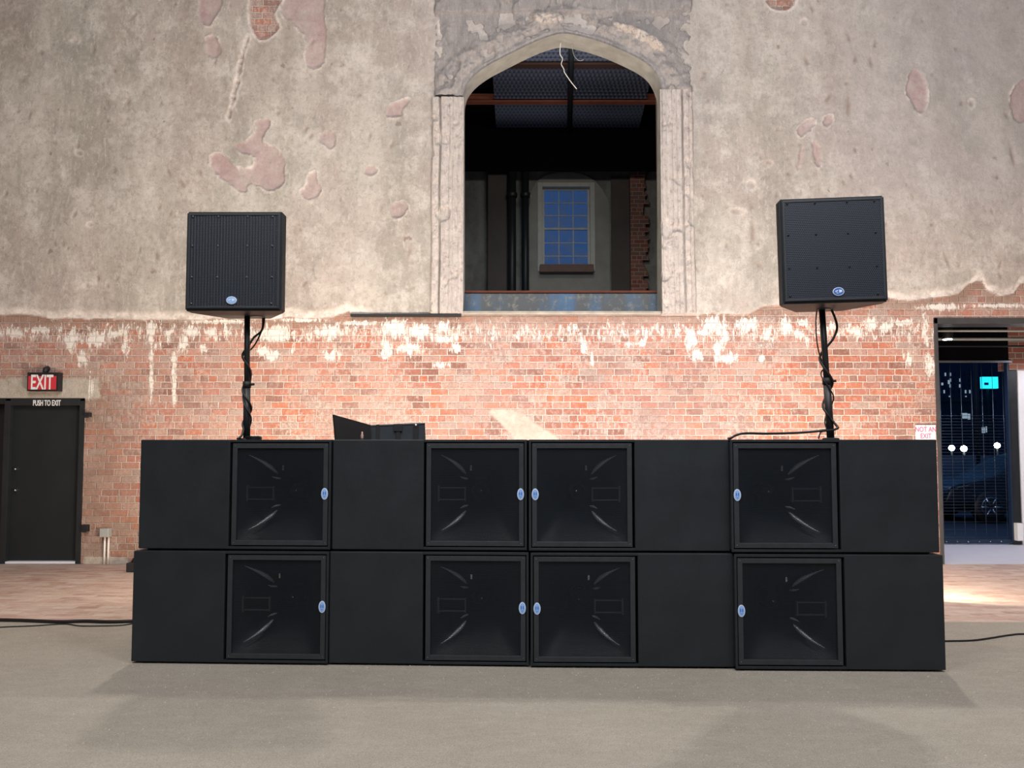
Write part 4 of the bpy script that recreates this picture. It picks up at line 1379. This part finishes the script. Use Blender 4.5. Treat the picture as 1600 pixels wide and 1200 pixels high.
def make_cab(m):
    r = thing('subwoofer_cabinet', 'x', 'speaker')
    X = lambda f: m * (-CW / 2 + f * CW)

    def bx(mb, fa, fb, y0, y1, z0, z1, bev=0.0):
        a, b = sorted((X(fa), X(fb)))
        return mb.box(a, b, y0, y1, z0, z1, bev)
    z0, z1 = FOOT, FOOT + CH
    mb = MB()
    bx(mb, 0, 0.472, 0, CD, z0, z1, 0.007)
    bx(mb, 0.470, 1.0, 0.002, CD, z0, z0 + 0.018, 0.003)
    bx(mb, 0.470, 1.0, 0.002, CD, z1 - 0.018, z1, 0.003)
    bx(mb, 0.988, 1.0, 0.0, CD, z0, z1, 0.003)
    bx(mb, 0.472, 0.99, CD - 0.02, CD - 0.002, z0 + 0.01, z1 - 0.01)
    mb.build('cabinet_body', M['cab'], r)
    # grille frame
    fa, fb = 0.484, 0.984
    xa, xb = sorted((X(fa), X(fb)))
    za, zb_ = z0 + 0.026, z1 - 0.026
    w = 0.034
    mb = MB()
    yf = 0.006
    mb.box(xa, xa + w, yf, yf + 0.02, za, zb_, 0.003); mb.box(xb - w, xb, yf, yf + 0.02, za, zb_, 0.003)
    mb.box(xa + w - 0.002, xb - w + 0.002, yf, yf + 0.02, za, za + w, 0.003); mb.box(xa + w - 0.002, xb - w + 0.002, yf, yf + 0.02, zb_ - w, zb_, 0.003)
    mb.build('grille_frame', M['frame'], r)
    g = MB(); bm = g.bm
    gx0_, gx1_, gz0_, gz1_ = xa + w - 0.004, xb - w + 0.004, za + w - 0.004, zb_ - w + 0.004
    nn = 14
    vs = [[bm.verts.new((gx0_ + (gx1_ - gx0_) * i / nn, 0.020 - 0.006 * math.sin(PI * i / nn) * math.sin(PI * j / nn), gz0_ + (gz1_ - gz0_) * j / nn)) for j in range(nn + 1)] for i in range(nn + 1)]
    for i in range(nn):
        for j in range(nn):
            f = bm.faces.new((vs[i][j], vs[i + 1][j], vs[i + 1][j + 1], vs[i][j + 1])); f.smooth = True
    g.build('grille', M['grille'], r)
    # horn behind the grille
    cx = (xa + xb) / 2; cz = (za + zb_) / 2
    hw_, hh_ = (xb - xa) / 2 - 0.002, (zb_ - za) / 2 - 0.002
    mb = MB(); bm = mb.bm
    rings = []
    ns = 40
    for i in range(15):
        tt = i / 14
        e = 2 + 7 * (1 - tt) ** 2
        k = math.exp(-1.9 * tt)
        a = hw_ * k; b = hh_ * k
        ring = []
        for q in range(ns):
            an = 2 * PI * q / ns
            ca, sa = math.cos(an), math.sin(an)
            rr = (abs(ca) ** e + abs(sa) ** e) ** (-1 / e)
            ring.append(bm.verts.new((cx + a * rr * ca, 0.03 + 0.56 * tt, cz + b * rr * sa)))
        rings.append(ring)
    for A, B in zip(rings[:-1], rings[1:]):
        for q in range(ns):
            f = bm.faces.new((A[q], A[(q + 1) % ns], B[(q + 1) % ns], B[q])); f.smooth = True
    bm.faces.new(rings[-1][::-1])
    h = mb.build('horn', M['horn'], r, recalc=False)
    # diagonal fins, highlights put into their pale colour, and plug
    for sz in (-1, 1):
        for (pp, rm) in (([(-0.24, 0.05, 0.27), (-0.18, 0.09, 0.235), (-0.125, 0.14, 0.19), (-0.08, 0.19, 0.135)], 0.013), ([(-0.12, 0.18, 0.115), (-0.10, 0.20, 0.105), (-0.07, 0.23, 0.098)], 0.006)):
            mb = MB()
            pth = smooth_path([(cx + m * a, y, cz + sz * c * (1.0 if sz > 0 else 0.93)) for a, y, c in pp], 5)
            n_ = len(pth)
            mb.tube(pth, [0.002 + rm * math.sin(PI * min(1, (i / (n_ - 1)) ** 1.6 * 0.98)) for i in range(n_)], 8)
            mb.build('horn_rib', M['rib'], h)
    MB().box(cx - m * 0.045 - 0.008, cx - m * 0.045 + 0.006, 0.20, 0.21, cz + 0.16, cz + 0.20, 0.003, None).build('small_glint', M['chrome'], h)  # chrome sliver added as a glint inside the horn
    MB().lathe([(0.001, 0.30), (0.020, 0.31), (0.045, 0.35), (0.06, 0.42), (0.055, 0.52), (0.03, 0.58)], (cx, 0, cz), 'Y', 24).build('phase_plug', M['horn'], h)
    MB().lathe([(0.075, 0.50), (0.086, 0.49), (0.094, 0.50), (0.09, 0.53)], (cx, 0, cz), 'Y', 28, False).build('trim_ring', M['chrome'], h)
    mb = MB()
    for a_, b_, c_, d_ in ((0.265, 0.075, 0.038, 0.044), (0.265, 0.075, -0.044, -0.038), (0.272, 0.260, -0.055, 0.055), (0.082, 0.074, -0.05, 0.05)):
        xq = sorted((cx - m * a_, cx - m * b_)); mb.box(xq[0], xq[1], 0.09, 0.12, cz + c_, cz + d_, 0.001)
    mb.build('driver_bracket', M['bracket'], h)
    MB().lathe([(0.001, 0.293), (0.007, 0.294), (0.009, 0.302)], (cx + m * 0.02, 0, cz + 0.01), 'Y', 12, False).build('centre_glint', M['chrome'], h)  # chrome dot added as a glint at the centre
    # badge
    bxx = X(0.968); bz = z0 + CH * 0.505
    ba = ellipse(MB(), bxx, bz, 0.0235, 0.040, yf - 0.005, yf + 0.001).build('badge', M['badge_w'], r)
    ellipse(MB(), bxx, bz, 0.0195, 0.035, yf - 0.0065, yf - 0.005).build('badge_face', M['badge'], ba)
    mk = MB()
    ellipse(mk, bxx - 0.007, bz + 0.004, 0.0035, 0.013, yf - 0.008, yf - 0.0065, 12); ellipse(mk, bxx + 0.007, bz + 0.004, 0.0035, 0.013, yf - 0.008, yf - 0.0065, 12)
    mk.prism([(bxx - 0.010, bz - 0.014), (bxx, bz - 0.022), (bxx + 0.010, bz - 0.014), (bxx, bz - 0.018)], yf - 0.008, yf - 0.0065)
    mk.build('badge_mark', M['badge_d'], ba)
    for sx in (0.04, CW - 0.10):
        for yy in (0.06, CD - 0.1):
            MB().box(-CW / 2 + sx, -CW / 2 + sx + 0.06, yy, yy + 0.06, 0, FOOT + 0.002).build('foot', M['black'], r)
    # frame screws
    for sx in (xa + 0.017, xb - 0.017):
        for sz in (za + 0.017, zb_ - 0.017):
            MB().lathe([(0.0005, -0.002), (0.004, -0.0015), (0.0045, 0.001)], (sx, yf, sz), 'Y', 8, False).build('screw', M['screw'], r)
    return r


ZT = FOOT + CH
# (bottom row centre px, scale x)
row_spec = [(359, 1.0, 5.335), (669.5, 1.0, 5.295), (988, 1.004, 5.24), (1311.5, 1.012, 5.17)]
top_spec = [(366.5, 0.985, 5.35), (670.5, 0.985, 5.31), (983, 1.0, 5.255), (1303.5, 1.012, 5.185)]
THETA = R(-1.7)
labels_b = ['black subwoofer on the floor at the far left of the bottom row',
            'black subwoofer second from left in the bottom row, beneath the cabinet carrying the open case',
            'black subwoofer in the bottom row right of the centre gap, grille on its left half',
            'black subwoofer at the far right of the bottom row, nearest the right doorway']
labels_t = ['black subwoofer at top left of stack carrying the left loudspeaker pole',
            'black subwoofer in top row with open case and equipment case standing on it',
            'black subwoofer in top row right of the centre gap with nothing standing on it',
            'black subwoofer at top right of stack carrying the right loudspeaker pole and its cable']
cabL = make_cab(1); cabR = make_cab(-1)
uL = uR = False
cabs = []
for ri, spec in enumerate((row_spec, top_spec)):
    for i, (px, sx, Y) in enumerate(spec):
        src = cabL if i < 2 else cabR
        if (i < 2 and not uL) or (i >= 2 and not uR):
            c = src
            if i < 2: uL = True
            else: uR = True
        else:
            c = copy_tree(src)
        zref = 947 if ri == 0 else 773
        p = P(px, zref, Y)
        c.location = (p.x, Y, 0.0 if ri == 0 else ZT)
        c.rotation_euler = (0, 0, R(-2.3) if i < 2 else R(-1.1))
        c.scale = (sx, 1, 1)
        c['label'] = (labels_b if ri == 0 else labels_t)[i]
        c['group'] = 'subwoofer cabinets stacked two high'
        cabs.append(c)
TOPZ = 2 * ZT

# ================================================================== loudspeakers on poles
SW, SH, SD, SB = 0.712, 0.742, 0.37, 0.34


def make_speaker(label, gm, mark):
    r = thing('loudspeaker', label, 'speaker')
    mb = MB(); bm = mb.bm
    plan = [(-SW / 2, 0), (SW / 2, 0), (SW / 2, 0.10), (SB / 2, SD), (-SB / 2, SD), (-SW / 2, 0.10)]
    a = [bm.verts.new((x, y, 0)) for x, y in plan]; b = [bm.verts.new((x, y, SH)) for x, y in plan]
    bm.faces.new(a[::-1]); bm.faces.new(b)
    for k in range(6):
        bm.faces.new((a[k], a[(k + 1) % 6], b[(k + 1) % 6], b[k]))
    bmesh.ops.bevel(bm, geom=list(bm.edges), offset=0.010, segments=3, affect='EDGES')
    mb.build('cabinet_body', M['cab'], r)
    mb = MB(); w = 0.016
    xa, xb, za, zb_ = -SW / 2 + 0.016, SW / 2 - 0.016, 0.016, SH - 0.016
    mb.box(xa, xa + w, -0.012, 0.004, za, zb_, 0.003); mb.box(xb - w, xb, -0.012, 0.004, za, zb_, 0.003)
    mb.box(xa + w - .002, xb - w + .002, -0.012, 0.004, za, za + w, 0.003); mb.box(xa + w - .002, xb - w + .002, -0.012, 0.004, zb_ - w, zb_, 0.003)
    mb.build('grille_frame', M['frame'], r)
    g = MB(); bm = g.bm
    nn = 150
    x0_, x1_ = xa + w - 0.002, xb - w + 0.002
    vs = []
    for i in range(nn + 1):
        x = x0_ + (x1_ - x0_) * i / nn
        ph_ = (i % 5) / 5.0
        y = -0.006 - (0.003 if (i % 5) in (2, 3) else 0.0) if gm == 'grille_v' else -0.008
        vs.append([bm.verts.new((x, y, za + w - 0.002)), bm.verts.new((x, y, zb_ - w + 0.002))])
    for p_, q_ in zip(vs[:-1], vs[1:]):
        bm.faces.new((p_[0], q_[0], q_[1], p_[1]))
    g.build('grille', M[gm], r)
    for fx in (0.07, 0.335, 0.64, 0.90):
        for fz in (0.07, 0.335, 0.65, 0.945):
            if fx in (0.335, 0.64) and fz == 0.07: continue
            MB().lathe([(0.0005, -0.016), (0.006, -0.0145), (0.008, -0.008)], (-SW / 2 + fx * SW, 0, fz * SH), 'Y', 10, False).build('screw', M['screw'] if gm == 'grille_v' else M['black'], r)
    bxx = -SW / 2 + 0.49 * SW if gm == 'grille_v' else -SW / 2 + 0.525 * SW
    bz = 0.075
    ba = ellipse(MB(), bxx, bz, 0.038, 0.029, -0.016, -0.008).build('badge', M['badge_w'], r)
    ellipse(MB(), bxx, bz, 0.034, 0.025, -0.0175, -0.016).build('badge_face', M['badge_d'] if mark else M['badge'], ba)
    mk = MB()
    mk.prism([(bxx - 0.024, bz + 0.002), (bxx - 0.006, bz + 0.010), (bxx - 0.004, bz + 0.003), (bxx - 0.02, bz - 0.004)], -0.019, -0.0175)
    mk.prism([(bxx + 0.004, bz - 0.010), (bxx + 0.024, bz - 0.002), (bxx + 0.022, bz + 0.010), (bxx + 0.003, bz + 0.012)], -0.019, -0.0175)
    mk.prism([(bxx - 0.022, bz - 0.009), (bxx - 0.004, bz - 0.014), (bxx - 0.004, bz - 0.008)], -0.019, -0.0175)
    mk.build('badge_mark', M['badge_w'], ba)
    MB().lathe([(0.05, -0.006), (0.055, 0.0), (0.055, 0.004)], (0.10 if not mark else 0.0, 0.25, 0.0), 'Z', 20).build('pole_socket', M['steel'], r)
    return r


# left speaker
YL = 5.62
spL = make_speaker('black loudspeaker with vertically ribbed grille on the left pole', 'grille_v', False)
p = P(364, 485.5, YL); spL.location = (p.x, YL, p.z)
# right speaker
YR = 5.27
spR = make_speaker('black loudspeaker with honeycomb grille, tilted slightly, on the right pole', 'grille_h', True)
p = P(1305.5, 473, YR); spR.location = (p.x, YR, p.z)
spR.rotation_euler = (0, R(-0.9), R(-4))

for (sp, top_px, bot_px, Y, dx, lab) in ((spL, (386.5, 486), (385.5, 686), YL + 0.25, 0, 'straight black pole carrying the left loudspeaker'),
                                         (spR, (1284, 474), (1298, 684), YR + 0.25, 0, 'black pole leaning slightly left and carrying the right loudspeaker')):
    a = P(*bot_px, Y); b = P(*top_px, Y)
    a.z = TOPZ
    b.z = sp.location.z + 0.004
    r_ = thing('speaker_pole', lab, 'pole', a)
    d = b - a
    mid = d * 0.45
    MB().tube([(0, 0, 0.0), tuple(mid)], 0.026, 16).build('lower_tube', M['steel'], r_)
    MB().tube([tuple(mid), tuple(d)], 0.0215, 16).build('upper_tube', M['steel'], r_)
    MB().tube([tuple(d * 0.42), tuple(d * 0.47)], 0.031, 16).build('collar', M['black'], r_)
    MB().tube([tuple(d * 0.445 + Vector((0.025, -0.01, 0))), tuple(d * 0.445 + Vector((0.06, -0.02, 0)))], 0.010, 8).build('locking_knob', M['black'], r_)
    MB().lathe([(0.06, 0.0), (0.055, 0.012), (0.030, 0.016)], (0, 0, 0), 'Z', 20).build('base_flange', M['black'], r_)
    sp['pole_top'] = 0
    if sp is spL:
        pL0, pL1 = a.copy(), b.copy()
    else:
        pR0, pR1 = a.copy(), b.copy()


def helix(a, b, z_hi, z_lo, turns, r, ph):
    out = []
    n = int(turns * 12)
    for i in range(n + 1):
        t_ = i / n
        z = z_hi + (z_lo - z_hi) * t_
        k = (z - a.z) / (b.z - a.z)
        c = a.lerp(b, k)
        an = ph + t_ * turns * 2 * PI
        rr = r * (1 + 0.12 * math.sin(t_ * 17))
        out.append((c.x + rr * math.cos(an), c.y + rr * math.sin(an), z))
    return out


# left pole cables
Yb = YL + 0.31
zf = lambda py, Y=YL + 0.25: P(400, py, Y).z
drop = [tuple(P(413, 491, Yb)), tuple(P(412, 505, Yb)), tuple(P(408, 518, Yb)), tuple(P(397, 527, Yb)), ]
q = smooth_path(drop + helix(pL0, pL1, zf(540), zf(670), 2.4, 0.031, PI * 0.5) + [tuple(P(378, 680, YL + 0.2)), tuple(P(371, 687, YL + 0.15))[:2] + (TOPZ + 0.008,)], 3)
o = MB().tube(q, 0.0085, 8).build('speaker_cable', M['rubber']); tag(o, 'black cable wound down the left loudspeaker pole', 'cable')
drop = [tuple(P(410, 491, Yb)), tuple(P(410, 512, Yb)), tuple(P(402, 532, Yb)), tuple(P(393, 545, Yb))]
q = smooth_path(drop + helix(pL0, pL1, zf(556), zf(668), 1.6, 0.031, PI * 1.2) + [tuple(P(379, 679, YL + 0.22)), tuple(P(374, 687, YL + 0.18))[:2] + (TOPZ + 0.008,)], 3)
o = MB().tube(q, 0.006, 8).build('signal_cable', M['rubber']); tag(o, 'thinner black cable looping beside the left pole below the loudspeaker', 'cable')
# coil lump at the left pole's foot
q = []
for i in range(60):
    a_ = i / 12 * 2 * PI
    q.append((pL0.x + 0.06 + 0.055 * math.cos(a_), pL0.y - 0.02 + 0.055 * math.sin(a_), TOPZ + 0.008 + 0.0035 * i / 12))
o = MB().tube(q, 0.0065, 6).build('cable_coil', M['rubber']); tag(o, 'small coil of black cable lying at the foot of left pole', 'cable')
# right pole cables
Yb = YR + 0.30
zf = lambda py, Y=YR + 0.25: P(1290, py, Y).z
q = smooth_path([tuple(P(*t_, Yb)) for t_ in ((1297, 480), (1304, 495), (1308, 512), (1303, 527), (1297, 536))] +
                helix(pR0, pR1, zf(548), zf(655), 1.5, 0.034, PI * 0.5) +
                [tuple(P(1307, 665, YR + 0.2)), tuple(P(1309, 669, YR + 0.18)), tuple(P(1300, 672, YR + 0.16)), tuple(P(1285, 673, YR + 0.15)), tuple(P(1250, 676, YR + 0.14)),
                 tuple(P(1200, 677.5, YR + 0.1)), tuple(P(1165, 677, YR + 0.05)), tuple(P(1150, 680, YR + 0.02)), (P(1143, 684, YR).x, YR + 0.01, TOPZ + 0.010), (P(1140, 690, YR + 0.05).x, YR + 0.08, TOPZ + 0.009)], 4)
o = MB().tube(q, 0.0085, 8).build('speaker_cable', M['rubber']); tag(o, 'black cable winding down the right pole then running left over the top-right cabinet', 'cable')
q = smooth_path([tuple(P(*t_, Yb)) for t_ in ((1277, 480), (1275, 500), (1276, 530), (1281, 556), (1288, 572))] + helix(pR0, pR1, zf(582), zf(664), 1.0, 0.034, PI * 0.9) +
                [tuple(P(1291, 671, YR + 0.2)), tuple(P(1282, 676, YR + 0.2)), tuple(P(1279, 684, YR + 0.2))[:2] + (TOPZ + 0.006,)], 4)
o = MB().tube(q, 0.0048, 8).build('signal_cable', M['rubber']); tag(o, 'thin black cable hanging left of the right pole from the loudspeaker', 'cable')

# ================================================================== cases on the second top cabinet
ca = thing('open_case', 'black open case with its lid raised, on second cabinet of the top row', 'case')
A = P(521, 648, 5.50); B = P(579, 664, 5.72)
bl = P(525, 686, 5.50)
ca.location = (bl.x, 5.50, TOPZ)
L = Vector((B.x - bl.x, B.y - 5.50, 0)); Ln = L.length; u = L.normalized(); nrm = Vector((-u.y, u.x, 0))
hA = A.z - TOPZ; hB = B.z - TOPZ
mt = Matrix(((u.x, nrm.x, 0, 0), (u.y, nrm.y, 0, 0), (0, 0, 1, 0), (0, 0, 0, 1)))
MB().prism([(0.0, 0), (Ln, 0), (Ln, hB), (A.x - bl.x, hA)], 0, 0.018, mt).build('raised_lid', M['black'], ca)
MB().box(0.20, Ln, 0.02, 0.16, 0, 0.045, 0.004, mt).build('case_base', M['black'], ca)
pk = P(565, 673, 5.46)
pg = thing('cable_plug', 'small pinkish plug standing in front of the open case', 'plug', (pk.x, 5.48, TOPZ))
MB().lathe([(0.010, 0.0), (0.010, 0.035), (0.006, 0.04), (0.006, 0.055), (0.001, 0.058)], (0, 0, 0), 'Z', 14).build('plug_body', M['copper'], pg)
MB().lathe([(0.0115, 0.010), (0.0115, 0.016)], (0, 0, 0), 'Z', 14).build('plug_collar', M['alu'], pg)

ec = thing('equipment_case', 'dark equipment case with black latches and metal edge beside the open case', 'case')
YE = 5.78
l_ = P(579, 665, YE); r__ = P(665, 661, YE)
ec.location = ((l_.x + r__.x) / 2, YE, TOPZ)
ec.rotation_euler = (0, 0, R(8.0))
w2 = (r__.x - l_.x) / 2; hl = l_.z - TOPZ; hr = r__.z - TOPZ
M['casegrey'] = simple('case_laminate', (0.035, 0.042, 0.050), 0.4, 0, 0.1)
MB().prism([(-w2, 0.0), (w2, 0.0), (w2 - 0.006, hr), (-w2, hl)], 0, 0.32).build('case_body', M['casegrey'], ec)
MB().prism([(-w2, hl - 0.004), (w2 - 0.004, hr - 0.004), (w2 - 0.004, hr + 0.004), (-w2, hl + 0.004)], -0.006, 0.0).build('edge_trim', M['alu'], ec)
for fx, fw2 in ((-0.72, 0.012), (0.64, 0.018)):
    x_ = fx * w2
    MB().box(x_ - fw2, x_ + fw2, -0.010, 0.002, 0.0, hl + 0.008, 0.002).build('corner_strap', M['black'], ec)
MB().box(-0.016, 0.016, -0.012, 0.0, 0.0, hl * 0.66, 0.002).build('latch_plate', M['black'], ec)
MB().box(-0.032, 0.032, -0.018, 0.0, hl * 0.60, hl + 0.012, 0.003).build('latch', M['steel'], ec)
MB().lathe([(0.001, -0.016), (0.010, -0.014), (0.012, -0.008)], (0.64 * w2, 0, hl + 0.002), 'Y', 12, False).build('rivet', M['chrome'], ec)

# dark bits behind the stack's left edge
c = G(204, 884)
bag = thing('power_box', 'small black power box on the paving just left of the stack', 'box', (P(206, 880, 9.2).x, 9.2, 0))
MB().box(-0.04, 0.14, -0.06, 0.12, 0, 0.11, 0.012).build('box_body', M['black'], bag)
MB().tube([(0.0, 0, 0.11), (0.02, 0, 0.15), (0.07, 0, 0.16), (0.10, 0, 0.11)], 0.012, 8).build('handle', M['black'], bag)
c = P(209, 845, 6.1)

# ================================================================== cables on the floor
q = [G(a, b) for a, b in ((-40, 970), (0, 971), (40, 972), (90, 974), (130, 973), (170, 974), (215, 973), (260, 973))]
q = smooth_path([(v.x, v.y, 0.014) for v in q], 5)
o = MB().tube(q, 0.014, 8).build('floor_cable', M['rubber']); tag(o, 'thick black cable on floor left of the stack where paving meets concrete', 'cable')
q = [G(a, b) for a, b in ((-40, 984), (0, 981), (50, 979), (100, 976), (125, 979), (160, 979), (190, 978), (215, 974), (240, 970))]
q = smooth_path([(v.x, v.y, 0.006) for v in q], 5)
o = MB().tube(q, 0.005, 6).build('floor_wire', M['rubber']); tag(o, 'thin wire curling on floor in front of the thick black cable, left of stack', 'cable')
q = [G(a, b) for a, b in ((1440, 1003), (1480, 1003), (1520, 1002), (1550, 998), (1575, 994), (1600, 992), (1650, 995))]
q = smooth_path([(v.x, v.y, 0.007) for v in q], 5)
o = MB().tube(q, 0.007, 8).build('floor_cable', M['rubber']); tag(o, 'thin dark cable on the concrete floor right of the stack', 'cable')

# grit on the concrete: nobody could count it
mb = MB(); rg = random.Random(12)
for i in range(4200):
    Yg = 2.9 + (rg.random() ** 1.1) * 3.6
    Xg = rg.uniform(-0.72, 0.72) * Yg
    s = rg.uniform(0.002, 0.0055) * (1.6 if rg.random() < 0.06 else 1)
    an = rg.uniform(0, PI)
    v = [mb.bm.verts.new((Xg + s * math.cos(an + k * 2 * PI / 4) * rg.uniform(0.7, 1.2), Yg + s * math.sin(an + k * 2 * PI / 4) * rg.uniform(0.7, 1.2), 0.0)) for k in range(4)]
    tp = mb.bm.verts.new((Xg, Yg, s * rg.uniform(0.7, 1.3)))
    for k in range(4):
        mb.bm.faces.new((v[k], v[(k + 1) % 4], tp))
o = mb.build('grit', simple('grit_stone', (0.46, 0.42, 0.34), 0.9, 0, 0.5, 300)); tag(o, 'fine pale grit scattered over the concrete floor', 'grit', None, 'stuff')
